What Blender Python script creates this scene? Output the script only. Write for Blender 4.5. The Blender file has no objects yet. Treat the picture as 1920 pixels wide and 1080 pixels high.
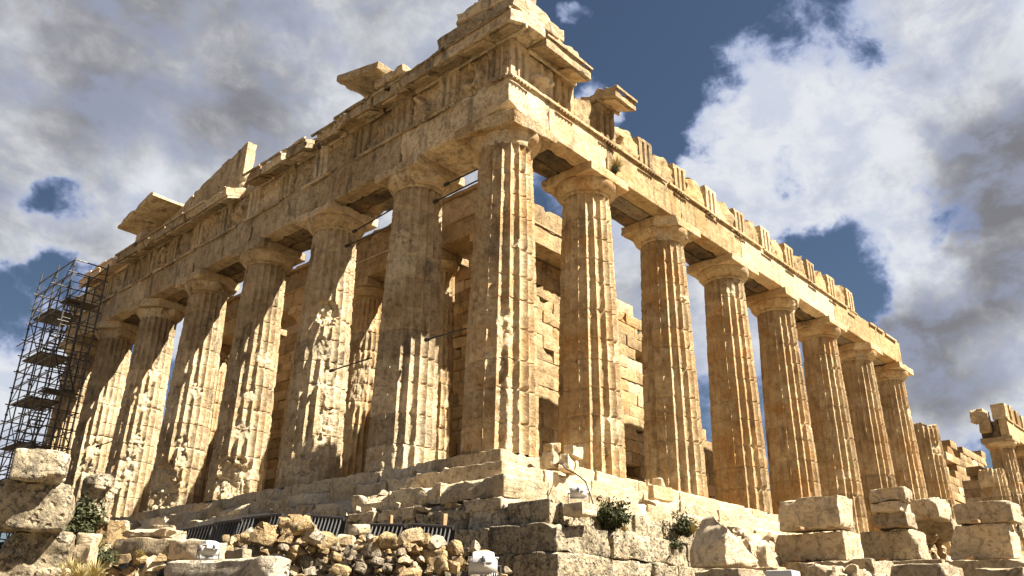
import bpy, math, random
import numpy as np
from mathutils import Vector, Matrix
PI = math.pi
R = math.radians
sc = bpy.context.scene
COL = sc.collection

# ------------------------------------------------------------------ camera
CP = np.array([-14.633, -13.899, -3.956])
YAW, PIT, ROL, FPX = R(42.853), R(22.80), R(0.964), 1554.62
fw = np.array([math.cos(PIT)*math.cos(YAW), math.cos(PIT)*math.sin(YAW), math.sin(PIT)])
rt = np.array([math.sin(YAW), -math.cos(YAW), 0.0])
up = np.cross(rt, fw)
r2 = rt*math.cos(ROL)+up*math.sin(ROL)
u2 = -rt*math.sin(ROL)+up*math.cos(ROL)
cd = bpy.data.cameras.new("camera")
cam = bpy.data.objects.new("camera", cd)
COL.objects.link(cam)
cd.sensor_width = 36
cd.lens = 36*FPX/1920
cd.clip_end = 20000
cd.clip_start = 0.1
cam.matrix_world = Matrix(((r2[0], u2[0], -fw[0], CP[0]), (r2[1], u2[1], -fw[1], CP[1]), (r2[2], u2[2], -fw[2], CP[2]), (0, 0, 0, 1)))
sc.camera = cam

def ray(px, py): return fw + r2*(px-960)/FPX + u2*(540-py)/FPX
def at(px, py, d): return CP + ray(px, py)*d
def on(px, py, ax, v):
    d = ray(px, py)
    return CP + d*(v-CP[ax])/d[ax]
def proj(P):
    d = np.asarray(P, float)-CP
    z = d@fw
    return 960+FPX*(d@r2)/z, 540-FPX*(d@u2)/z, z

# ------------------------------------------------------------------ light
SUN_AZ, SUN_EL = R(-61), R(52.1)          # azimuth measured from +X towards +Y
sd = bpy.data.lights.new("sun", 'SUN')
sd.energy = 5.0
sd.angle = R(0.5)
sd.color = (1.0, 0.93, 0.80)
sun = bpy.data.objects.new("sun", sd)
COL.objects.link(sun)
sv = Vector((math.cos(SUN_EL)*math.cos(SUN_AZ), math.cos(SUN_EL)*math.sin(SUN_AZ), math.sin(SUN_EL)))
sun.rotation_euler = sv.to_track_quat('Z', 'Y').to_euler()
sun.location = sv*60
sc.view_settings.view_transform = 'Standard'
sc.view_settings.look = 'None'
sc.view_settings.gamma = 1
sc.view_settings.exposure = 2.1

# node helper -------------------------------------------------------
class NT:
    def __init__(s, tree):
        s.t = tree; s.n = tree.nodes; s.l = tree.links
    def new(s, kind, **kw):
        n = s.n.new(kind)
        for k, v in kw.items():
            if k.startswith('_'): setattr(n, k[1:], v)
        return n
    def set(s, sock, v):
        if hasattr(v, 'is_linked') or isinstance(v, bpy.types.NodeSocket): s.l.new(v, sock)
        elif isinstance(v, (tuple, list)) and len(v) == 3 and sock.type == 'RGBA': sock.default_value = (*v, 1)
        else: sock.default_value = v
    def math(s, op, a, b=None, c=None, clamp=False):
        n = s.n.new('ShaderNodeMath'); n.operation = op; n.use_clamp = clamp
        s.set(n.inputs[0], a)
        if b is not None: s.set(n.inputs[1], b)
        if c is not None: s.set(n.inputs[2], c)
        return n.outputs[0]
    def vm(s, op, a, b=None):
        n = s.n.new('ShaderNodeVectorMath'); n.operation = op
        s.set(n.inputs[0], a)
        if b is not None: s.set(n.inputs[1], b)
        return n.outputs['Value'] if op in ('DOT_PRODUCT', 'LENGTH', 'DISTANCE') else n.outputs[0]
    def ramp(s, v, a, b, lo=0.0, hi=1.0, smooth=True):
        n = s.n.new('ShaderNodeMapRange')
        n.interpolation_type = 'SMOOTHSTEP' if smooth else 'LINEAR'
        s.set(n.inputs[0], v); n.inputs[1].default_value = a; n.inputs[2].default_value = b
        n.inputs[3].default_value = lo; n.inputs[4].default_value = hi
        return n.outputs[0]
    def noise(s, vec, scale, detail=4, rough=0.55, dist=0.0, color=False):
        n = s.n.new('ShaderNodeTexNoise')
        s.set(n.inputs['Vector'], vec); n.inputs['Scale'].default_value = scale
        n.inputs['Detail'].default_value = detail; n.inputs['Roughness'].default_value = rough
        n.inputs['Distortion'].default_value = dist
        return n.outputs['Color'] if color else n.outputs['Fac']
    def mix(s, f, a, b, mode='MIX'):
        n = s.n.new('ShaderNodeMix'); n.data_type = 'RGBA'; n.blend_type = mode
        s.set(n.inputs[0], f); s.set(n.inputs[6], a); s.set(n.inputs[7], b)
        return n.outputs[2]
    def scale(s, vec, sc_, off=(0, 0, 0)):
        n = s.n.new('ShaderNodeMapping'); s.set(n.inputs[0], vec)
        n.inputs['Scale'].default_value = sc_; n.inputs['Location'].default_value = off
        return n.outputs[0]

# ------------------------------------------------------------------ world: Nishita air with a deck of broken cloud
W = bpy.data.worlds.new("World")
sc.world = W
W.use_nodes = True
w = NT(W.node_tree)
w.n.clear()
tc = w.new('ShaderNodeTexCoord').outputs['Generated']
sky = w.new('ShaderNodeTexSky')
sky.sky_type = 'NISHITA'
sky.sun_disc = False
sky.sun_elevation = SUN_EL
sky.sun_rotation = PI/2-SUN_AZ
sky.altitude = 150
sky.air_density = 1.0
sky.dust_density = 0.6
sky.ozone_density = 2.0
skyc = w.vm('SCALE', sky.outputs[0]); skyc.node.inputs['Scale'].default_value = 0.076
wb = w.vm('ADD', tc, w.vm('MULTIPLY', w.vm('SUBTRACT', w.noise(tc, 7.0, 5, 0.6, 0, True), (0.5, 0.5, 0.5)), (0.16, 0.16, 0.16)))
wb = w.vm('NORMALIZE', wb)
def unit(px, py):
    d = ray(px, py); return tuple(float(x) for x in d/np.linalg.norm(d))
def blob(px, py, rad, amt):            # soft bump round one direction of the sky
    d = w.vm('DOT_PRODUCT', wb, unit(px, py))
    c = math.cos(rad*1.0)
    return w.ramp(d, c, 1.0, 0.0, amt)
def addall(lst):
    r = lst[1]
    for x in [lst[0]]+lst[2:]: r = w.math('ADD', r, x)
    return r
warp = w.noise(tc, 3.0, 4, 0.5, 0, True)
wv = w.vm('ADD', tc, w.vm('MULTIPLY', w.vm('SUBTRACT', warp, (0.5, 0.5, 0.5)), (0.13, 0.13, 0.13)))
n1 = w.noise(w.scale(wv, (1, 1, 1.5)), 4.2, 12, 0.60)
n2 = w.noise(w.scale(wv, (1, 1, 1.3), (3.1, 1.2, 0.4)), 2.6, 8, 0.52)
n3 = w.noise(w.scale(wv, (1, 1, 1.5), (7, 2, 5)), 13.0, 10, 0.62)
vo_ = w.new('ShaderNodeTexVoronoi'); vo_.feature = 'SMOOTH_F1'; vo_.inputs['Scale'].default_value = 11.0; vo_.inputs['Smoothness'].default_value = .4
w.set(vo_.inputs['Vector'], w.vm('ADD', wv, w.vm('MULTIPLY', w.noise(tc, 16, 4, .6, 0, True), (.10, .10, .10))))
puff = w.math('SUBTRACT', 0.55, vo_.outputs['Distance'])
dens = addall([-0.14, w.math('MULTIPLY', w.math('SUBTRACT', n1, 0.5), 2.0), w.math('MULTIPLY', w.math('SUBTRACT', n3, 0.5), 1.45), w.math('MULTIPLY', puff, 0.55),
    blob(150, 120, 0.42, 0.85), blob(560, 60, 0.30, 0.50), blob(420, 330, 0.22, 0.45), blob(60, 430, 0.16, 0.30), blob(0, 740, 0.14, 0.45),
    blob(1470, 290, 0.15, 0.52), blob(1350, 260, 0.06, 0.18), blob(1620, 370, 0.09, 0.30), blob(1130, 225, 0.055, 0.55), blob(1190, 470, 0.10, 0.45), blob(1330, 520, 0.12, 0.5), blob(900, 400, 0.14, 0.5), blob(700, 440, 0.12, 0.4), blob(1640, 480, .05, .3),
    blob(1870, 100, 0.17, 0.55), blob(1900, 400, 0.15, 0.50), blob(1810, 620, 0.13, 0.70), blob(1750, 760, 0.13, 0.50), blob(1400, 640, 0.10, 0.35), blob(1640, 560, .06, 0.30),
    blob(1260, 110, 0.15, -0.40), blob(1110, 60, 0.10, -0.20), blob(1230, 260, 0.05, -0.40), blob(1540, 500, 0.08, -0.45), blob(1770, 410, 0.05, -0.45), blob(1480, 130, 0.12, 0.20), blob(1330, 60, 0.07, 0.12), blob(1075, 45, 0.03, 0.45), blob(1740, 330, .05, -.15),
    blob(110, 360, 0.05, -1.0), blob(30, 560, 0.09, -0.85), blob(70, 520, 0.05, -0.3)])
mask = w.ramp(dens, -0.10, 0.26)
thick = addall([w.math('MULTIPLY', w.math('SUBTRACT', n2, 0.5), 2.1), w.math('MULTIPLY', w.math('SUBTRACT', n1, 0.5), 1.3), w.math('MULTIPLY', w.math('SUBTRACT', n3, 0.5), 0.9), w.math('MULTIPLY', puff, -0.35), 0.12, w.math('MULTIPLY', dens, 0.18),
    blob(60, 100, 0.30, 0.45), blob(60, 330, 0.14, 0.10), blob(620, 120, 0.22, -0.20), blob(330, 60, 0.2, .25),
    blob(1870, 300, 0.12, 0.45), blob(1770, 640, 0.11, 0.50), blob(1450, 300, 0.22, -0.55), blob(1130, 200, 0.15, -0.5), blob(1880, 60, .1, -.35), blob(1700, 520, .06, -.45), blob(1890, 700, .09, -.35)])
gray = w.ramp(thick, -0.15, 0.95)
ccol = w.mix(gray, (0.92, 0.95, 1.0), (0.25, 0.25, 0.275))
ccol = w.mix(w.ramp(n3, .42, .62, 0.0, .45), ccol, (0.50, 0.58, 0.80))
ccol = w.mix(w.ramp(dens, 0.0, 0.45, 0.9, 0.0), ccol, (0.34, 0.44, 0.76))
final = w.mix(mask, skyc, ccol)
bg = w.new('ShaderNodeBackground')
w.set(bg.inputs[0], final); bg.inputs[1].default_value = 0.20
wo = w.new('ShaderNodeOutputWorld')
w.l.new(bg.outputs[0], wo.inputs[0])

# ------------------------------------------------------------------ numpy noise
def _h(ix, iy, iz, seed):
    h = (ix.astype(np.int64)*374761393 + iy.astype(np.int64)*668265263 + iz.astype(np.int64)*2147483647 + seed*144665) & 0xffffffff
    h = ((h ^ (h >> 13))*1274126177) & 0xffffffff
    h = (h ^ (h >> 16)) & 0xffffffff
    return h.astype(np.float64)/4294967295.0*2-1
def vn(P, seed=0):
    f = np.floor(P).astype(np.int64); t = P-f; t = t*t*(3-2*t)
    r = 0
    for dx in (0, 1):
        wx = t[:, 0] if dx else 1-t[:, 0]
        for dy in (0, 1):
            wy = t[:, 1] if dy else 1-t[:, 1]
            for dz in (0, 1):
                wz = t[:, 2] if dz else 1-t[:, 2]
                r = r + wx*wy*wz*_h(f[:, 0]+dx, f[:, 1]+dy, f[:, 2]+dz, seed)
    return r
def fbm(P, seed=0, o=4):
    r = 0; a = 1.0; s = 0
    for i in range(o):
        r = r + a*vn(P*(2.03**i)+i*17.3, seed+i); s += a; a *= 0.55
    return r/s*1.4
def sstep(a, b, x):
    t = np.clip((x-a)/(b-a), 0, 1); return t*t*(3-2*t)

# ------------------------------------------------------------------ mesh helpers
def build(name, parts, mat, parent=None, loc=(0, 0, 0), smooth=True, rz=0.0, sharp=38):
    """parts = list of (V, F, wear, tone); F int arrays of quads (triangles repeat the last index)"""
    Vs, Fs, Ws, Ts, o = [], [], [], [], 0
    for V, F, wr, tn in parts:
        Vs.append(V); Fs.append(np.asarray(F)+o)
        Ws.append(np.full(len(V), wr) if np.isscalar(wr) else wr)
        Ts.append(np.full(len(V), tn) if np.isscalar(tn) else tn)
        o += len(V)
    V = np.concatenate(Vs).astype(np.float32); F = np.concatenate(Fs)
    me = bpy.data.meshes.new(name)
    tri = F[:, 2] == F[:, 3]
    if not tri.any():
        nf = len(F)
        me.vertices.add(len(V)); me.vertices.foreach_set('co', V.ravel())
        me.loops.add(nf*4); me.loops.foreach_set('vertex_index', F.astype(np.int32).ravel())
        me.polygons.add(nf); me.polygons.foreach_set('loop_start', np.arange(0, nf*4, 4, dtype=np.int32))
        me.update(calc_edges=True)
    else:
        me.from_pydata(V.tolist(), [], [tuple(f[:3]) if f[2] == f[3] else tuple(f) for f in F.tolist()])
    if smooth:
        me.polygons.foreach_set('use_smooth', np.ones(len(me.polygons), dtype=bool))
        me.set_sharp_from_angle(angle=R(sharp))
    a = me.attributes.new('wear', 'FLOAT', 'POINT'); a.data.foreach_set('value', np.concatenate(Ws).astype(np.float32))
    a = me.attributes.new('tone', 'FLOAT', 'POINT'); a.data.foreach_set('value', np.concatenate(Ts).astype(np.float32))
    me.materials.append(mat)
    ob = bpy.data.objects.new(name, me)
    COL.objects.link(ob)
    ob.location = loc; ob.rotation_euler = (0, 0, rz)
    if parent: ob.parent = parent
    return ob
def tag(o, label=None, cat=None, group=None, kind=None):
    if label: o['label'] = label
    if cat: o['category'] = cat
    if group: o['group'] = group
    if kind: o['kind'] = kind
    return o
def empty(name, loc, label, cat, group=None, rz=0):
    o = bpy.data.objects.new(name, None); COL.objects.link(o)
    o.location = loc; o.rotation_euler = (0, 0, rz); o.empty_display_size = .3
    return tag(o, label, cat, group)

def axis_pts(L, cell, r):
    n = max(1, int(round((L-2*r)/cell)))
    return np.concatenate([[-L/2, -L/2+r*.45], np.linspace(-L/2+r, L/2-r, n+1), [L/2-r*.45, L/2]])
def stone(L, cell=.12, r=.02, amp=.012, chip=.05, seed=0, freq=2.0, planes=(), pos=(0, 0, 0), tone=None, thr=.1, shape=None, fo=4):
    """a rough hewn block: rounded arrises, knocked off edges, uneven faces; local centre at pos"""
    L = np.array(L, float)
    if np.isscalar(cell): cell = (cell,)*3
    r = min(r, L.min()*.3)
    A = [axis_pts(L[i], cell[i], r) for i in range(3)]
    n = [len(a) for a in A]
    idx = {}
    keys, quads = [], []
    def grid(ax, side):
        b, c = [k for k in range(3) if k != ax]
        I, J = np.meshgrid(np.arange(n[b]), np.arange(n[c]), indexing='ij')
        K = np.zeros(I.shape+(3,), int); K[..., b] = I; K[..., c] = J; K[..., ax] = (n[ax]-1) if side else 0
        key = (K[..., 0]*n[1]+K[..., 1])*n[2]+K[..., 2]
        q = np.stack([key[:-1, :-1], key[1:, :-1], key[1:, 1:], key[:-1, 1:]], -1).reshape(-1, 4)
        flip = (side == 0) ^ (ax == 1)
        if flip: q = q[:, ::-1]
        return q
    Q = np.concatenate([grid(ax, s) for ax in range(3) for s in (0, 1)])
    uq, inv = np.unique(Q.ravel(), return_inverse=True)
    F = inv.reshape(-1, 4)
    iz = uq % n[2]; iy = (uq//n[2]) % n[1]; ix = uq//(n[1]*n[2])
    P = np.stack([A[0][ix], A[1][iy], A[2][iz]], 1)
    inner = np.clip(P, -(L/2-r), L/2-r)
    d = P-inner
    nr = d/np.maximum(np.linalg.norm(d, axis=1, keepdims=True), 1e-9)
    P = inner+nr*r
    off = np.array([seed*7.31, seed*3.17, seed*5.71])
    q = np.sort(L/2-np.abs(P), axis=1)
    c = sstep(thr, thr+.45, fbm((P+off)*1.9, seed, 3)) + .25*sstep(.1, .5, fbm((P+off)*7, seed+5, 2))
    e = np.exp(-(q[:, 1]/(.05+chip*1.0))**2)
    inward = P/(L/2); inward = inward*(np.abs(inward) > .45); inward /= np.maximum(np.linalg.norm(inward, axis=1, keepdims=True), 1e-6)
    P = P-inward*(chip*c*e)[:, None]
    wear = np.clip(c*e, 0, 1)
    P = P+nr*(fbm((P+off)*freq, seed+9, fo)*amp)[:, None]
    for (nx, ny, nz, dd) in planes:
        nv = np.array([nx, ny, nz], float); nv /= np.linalg.norm(nv)
        s = np.maximum(0, P@nv-dd+fbm((P+off)*3, seed+3, 3)*.03)
        P = P-s[:, None]*nv; wear = np.maximum(wear, sstep(0, .02, s))
    if shape is not None: P = shape(P)
    rnd = random.Random(seed*13+1)
    tone = rnd.uniform(-1, 1) if tone is None else tone
    return P+np.array(pos, float), F, wear, tone
def rot(part, rz=0, rx=0, ry=0, pos=(0, 0, 0)):
    V, F, a, b = part
    M = np.array((Matrix.Rotation(rz, 3, 'Z')@Matrix.Rotation(ry, 3, 'Y')@Matrix.Rotation(rx, 3, 'X')))
    return V@M.T+np.array(pos), F, a, b
def tube(p, q, r, n=8, wear=0, tone=0):
    p = np.array(p, float); q = np.array(q, float); d = q-p; L = np.linalg.norm(d); d /= L
    a = np.cross(d, (0, 0, 1) if abs(d[2]) < .9 else (1, 0, 0)); a /= np.linalg.norm(a); b = np.cross(d, a)
    t = np.arange(n)*2*PI/n
    ring = np.outer(np.cos(t), a)+np.outer(np.sin(t), b)
    V = np.concatenate([p+ring*r, q+ring*r, [p, q]])
    F = [(i, (i+1) % n, n+(i+1) % n, n+i) for i in range(n)]+[((i+1) % n, i, 2*n, 2*n) for i in range(n)]+[(n+i, n+(i+1) % n, 2*n+1, 2*n+1) for i in range(n)]
    return V, np.array(F), wear, tone
def polytube(pts, r, n=8):
    return [tube(pts[i], pts[i+1], r, n) for i in range(len(pts)-1)]
def box(L, pos=(0, 0, 0), tone=0.0):
    x, y, z = np.array(L)/2
    V = np.array([(sx*x, sy*y, sz*z) for sx in (-1, 1) for sy in (-1, 1) for sz in (-1, 1)])+np.array(pos)
    F = np.array([(0, 1, 3, 2), (4, 6, 7, 5), (0, 4, 5, 1), (2, 3, 7, 6), (0, 2, 6, 4), (1, 5, 7, 3)])
    return V, F, 0.0, tone

# ------------------------------------------------------------------ materials
def material(name):
    m = bpy.data.materials.new(name); m.use_nodes = True
    t = NT(m.node_tree); bs = t.n['Principled BSDF']
    bs.inputs['Specular IOR Level'].default_value = 0.25
    return m, t, bs
def stone_mat(name, light, mid, stain, fresh, stain_amt=.5, crust=(.07, .055, .04), crust_amt=.35, bump=1.0, pit=0.3, rough=.85, strata=.3, spots=0.0, tone_amt=.30, patina=.25):
    m, t, bs = material(name)
    P = t.new('ShaderNodeNewGeometry').outputs['Position']
    wear = t.new('ShaderNodeAttribute'); wear.attribute_name = 'wear'; wear = wear.outputs['Fac']
    tone = t.new('ShaderNodeAttribute'); tone.attribute_name = 'tone'; tone = tone.outputs['Fac']
    big = t.noise(P, .45, 5, .6, .3)
    medn = t.noise(P, 2.3, 8, .65, .4)
    fine = t.noise(P, 14, 6, .7)
    streak = t.noise(t.scale(P, (2.6, 2.6, .45)), 1.0, 6, .6, .5)
    layer = t.noise(t.scale(P, (.5, .5, 7.0)), 1.2, 6, .65, .6)
    c = t.mix(t.ramp(big, .32, .68), mid, light)
    c = t.mix(t.math('MULTIPLY', t.ramp(medn, .42, .68), stain_amt), c, stain)
    c = t.mix(t.math('MULTIPLY', t.ramp(layer, .45, .72), strata), c, t.mix(.5, stain, mid))
    c = t.mix(t.math('MULTIPLY', t.ramp(streak, .53, .70), crust_amt), c, crust)
    c = t.mix(t.math('MULTIPLY', t.ramp(t.noise(P, 5.5, 9, .75, .2), .56, .70), crust_amt*.9), c, crust)
    c = t.mix(t.math('MULTIPLY', wear, t.ramp(fine, .3, .6, .35, .8)), c, fresh)
    if spots: c = t.mix(t.math('MULTIPLY', t.ramp(t.noise(P, 9, 10, .8, .3), .50, .60), spots), c, crust)
    c = t.mix(t.math('MULTIPLY', t.ramp(t.noise(P, .75, 4, .6, .5), .50, .68), patina), c, (.36, .19, .06))
    c = t.mix(t.math('MULTIPLY', t.ramp(tone, .45, 1.0), .3), c, (.47, .42, .33))
    # fine hairline cracks stained with dirt
    vo = t.new('ShaderNodeTexVoronoi', _feature='DISTANCE_TO_EDGE')
    t.set(vo.inputs['Vector'], t.vm('ADD', t.scale(P, (1, 1, .8)), t.vm('MULTIPLY', t.noise(P, 2.2, 5, .6, 0, True), (.7, .7, .7)))); vo.inputs['Scale'].default_value = .85
    crk = t.math('MULTIPLY', t.ramp(vo.outputs['Distance'], 0.0, .012, 1, 0), t.ramp(t.noise(P, .9, 3), .56, .66))
    c = t.mix(t.math('MULTIPLY', crk, .6), c, (crust[0]*.8, crust[1]*.8, crust[2]*.8))
    val = t.math('ADD', t.math('MULTIPLY', tone, tone_amt), t.math('ADD', 1.0, t.math('MULTIPLY', t.math('SUBTRACT', fine, .5), .9)))
    hsv = t.new('ShaderNodeHueSaturation'); t.set(hsv.inputs['Color'], c); t.set(hsv.inputs['Value'], val)
    t.l.new(hsv.outputs[0], bs.inputs['Base Color'])
    bs.inputs['Roughness'].default_value = rough
    # relief
    pits = t.new('ShaderNodeTexVoronoi'); t.set(pits.inputs['Vector'], t.vm('ADD', P, t.vm('MULTIPLY', t.noise(P, 8, 3, .6, 0, True), (.12, .12, .12)))); pits.inputs['Scale'].default_value = 9
    h = t.math('ADD', t.math('MULTIPLY', medn, .06), t.math('MULTIPLY', fine, .018))
    h = t.math('ADD', h, t.math('MULTIPLY', t.ramp(pits.outputs['Distance'], .0, .38), pit*.035))
    h = t.math('ADD', h, t.math('MULTIPLY', t.ramp(t.noise(P, 6, 8, .7, .3), .36, .48), .02))
    h = t.math('ADD', h, t.math('MULTIPLY', layer, .03*strata*2))
    h = t.math('SUBTRACT', h, t.math('MULTIPLY', crk, .03))
    h = t.math('ADD', h, t.math('MULTIPLY', t.math('MULTIPLY', wear, t.noise(P, 10, 6, .7)), .05))
    b = t.new('ShaderNodeBump'); b.inputs['Strength'].default_value = min(1.0, bump); b.inputs['Distance'].default_value = max(1.0, bump)
    t.set(b.inputs['Height'], h); t.l.new(b.outputs[0], bs.inputs['Normal'])
    return m
M_MARBLE = stone_mat('marble_weathered', (.51, .405, .26), (.385, .28, .155), (.20, .125, .058), (.57, .465, .31), stain_amt=.6, crust=(.06, .048, .036), crust_amt=.7, patina=.18)
M_STEP = stone_mat('marble_bleached', (.54, .44, .29), (.45, .345, .21), (.28, .18, .085), (.58, .48, .33), stain_amt=.45, crust_amt=.35, strata=.5, patina=.1)
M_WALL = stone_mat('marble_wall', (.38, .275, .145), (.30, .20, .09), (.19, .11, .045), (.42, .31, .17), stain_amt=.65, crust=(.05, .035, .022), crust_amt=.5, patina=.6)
M_GOLD = stone_mat('marble_golden', (.43, .315, .165), (.35, .235, .105), (.21, .12, .045), (.5, .38, .22), stain_amt=.7, crust=(.05, .035, .022), crust_amt=.6, bump=.9, patina=.6)
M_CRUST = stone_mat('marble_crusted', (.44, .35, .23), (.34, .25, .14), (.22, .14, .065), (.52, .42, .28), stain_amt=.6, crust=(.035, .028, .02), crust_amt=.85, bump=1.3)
M_SOUTH = stone_mat('marble_honey', (.50, .39, .235), (.39, .265, .13), (.23, .13, .05), (.55, .44, .28), stain_amt=.7, crust=(.055, .04, .025), crust_amt=.55, bump=.85, patina=.6)
M_CRUST_SHADE = stone_mat('marble_crust_shade', (.17, .12, .065), (.07, .05, .032), (.045, .032, .02), (.3, .2, .1), stain_amt=.8, crust=(.015, .012, .01), crust_amt=.95, bump=1.3, patina=.3)  # black crust, with soffit shade put into the colour as well
M_NEW = stone_mat('marble_fresh', (.66, .50, .34), (.62, .45, .28), (.5, .33, .18), (.7, .56, .4), stain_amt=.3, crust_amt=.05, strata=.2, bump=.6)
M_BLOCK = stone_mat('marble_fallen', (0.464, 0.376, 0.256), (0.384, 0.296, 0.184), (0.288, 0.200, 0.104), (0.496, 0.400, 0.272), stain_amt=.4, crust_amt=.32, strata=.4, patina=.1)
M_POROS = stone_mat('poros_limestone', (.44, .37, .25), (.34, .27, .17), (.26, .20, .12), (.45, .38, .27), stain_amt=.4, crust=(.045, .04, .032), crust_amt=.75, bump=1.6, pit=1.4, strata=.25, spots=.9, patina=.15)
M_RUBBLE = stone_mat('rubble_ochre', (.38, .265, .125), (.28, .18, .08), (.19, .11, .045), (.42, .30, .16), stain_amt=.5, crust_amt=.3, bump=1.5, pit=1.0, spots=.35, tone_amt=.3)
M_RUBBLEG = stone_mat('rubble_grey', (.27, .22, .155), (.19, .15, .10), (.12, .09, .06), (.3, .25, .18), stain_amt=.5, crust_amt=.5, bump=1.5, pit=1.0, spots=.5, tone_amt=.3)
def plain(name, col, rough=.5, metal=0.0, nz=.25):
    m, t, bs = material(name)
    P = t.new('ShaderNodeNewGeometry').outputs['Position']
    f = t.noise(P, 11, 6, .65)
    c = t.mix(t.math('MULTIPLY', t.ramp(f, .45, .7), nz), col, tuple(x*.5 for x in col))
    t.l.new(c, bs.inputs['Base Color'])
    t.set(bs.inputs['Roughness'], t.ramp(f, .3, .7, rough-.1, min(1, rough+.15)))
    bs.inputs['Metallic'].default_value = metal
    b = t.new('ShaderNodeBump'); b.inputs['Strength'].default_value = .3; b.inputs['Distance'].default_value = .01
    t.set(b.inputs['Height'], f); t.l.new(b.outputs[0], bs.inputs['Normal'])
    return m
M_STEEL = plain('scaffold_steel', (.085, .08, .075), .5, .5)
M_PLANK = plain('scaffold_plank', (.10, .075, .05), .8)
M_IRON = plain('dark_iron', (.05, .045, .042), .5, .6)
M_WHITE = plain('white_enamel', (.48, .47, .45), .35, 0, .12)
M_LENS = plain('lamp_glass', (.10, .10, .11), .15, 0, .1)
M_RUBBER = plain('black_cable', (.02, .02, .02), .6)
M_SLAT = plain('grey_slats', (.11, .11, .11), .6, .2, .5)
M_WOOD = plain('raw_wood', (.30, .19, .10), .8)
M_LEAF = plain('dry_leaf', (.05, .055, .02), .7, 0, .6)
M_STRAW = plain('straw', (.34, .27, .11), .8, 0, .4)
M_GROUND = stone_mat('dusty_ground', (0.204, 0.168, 0.114), (0.162, 0.126, 0.078), (0.120, 0.090, 0.054), (0.180, 0.150, 0.102), spots=.3, bump=1.2, pit=.6)

# ------------------------------------------------------------------ ground
def ground():
    n = 150
    u = np.linspace(-1, 1, n); g = np.sign(u)*(np.abs(u)**3.2)*6000
    X, Y = np.meshgrid(g+CP[0]+10, g+CP[1]+10, indexing='ij')
    X = X.ravel(); Y = Y.ravel()
    d = np.hypot(X-CP[0], Y-CP[1])
    z = -5.55+(sstep(2.5, 8.5, d))*1.42+.062*np.clip(d, 0, 42)*sstep(2, 6, d)
    z = np.minimum(z, -1.62)
    P = np.stack([X, Y, X*0], 1)
    z += fbm(P*.5, 3)*.10*sstep(3, 9, d)-.1
    z -= sstep(90, 400, d)*40
    V = np.stack([X, Y, z], 1)
    I = np.arange(n*n).reshape(n, n)
    F = np.stack([I[:-1, :-1], I[1:, :-1], I[1:, 1:], I[:-1, 1:]], -1).reshape(-1, 4)
    tag(build('ground', [(V, F, 0.0, 0.0)], M_GROUND), kind='structure')
ground()

# ------------------------------------------------------------------ the temple
SCL = .894
H_COL = 9.325; Z_CAP = 8.60; Z_AB = 9.01
Z_A0, Z_A1 = 9.325, 10.53
Z_F1 = 11.735
temple = empty('ruined_temple', (0, 0, 0), 'huge ruined ancient marble temple with fluted columns, broken pediment and worn steps', 'temple')
SX = [3.69+4.291*k for k in range(16)]
WY = [3.70+4.296*k for k in range(6)]+[28.88]

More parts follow.
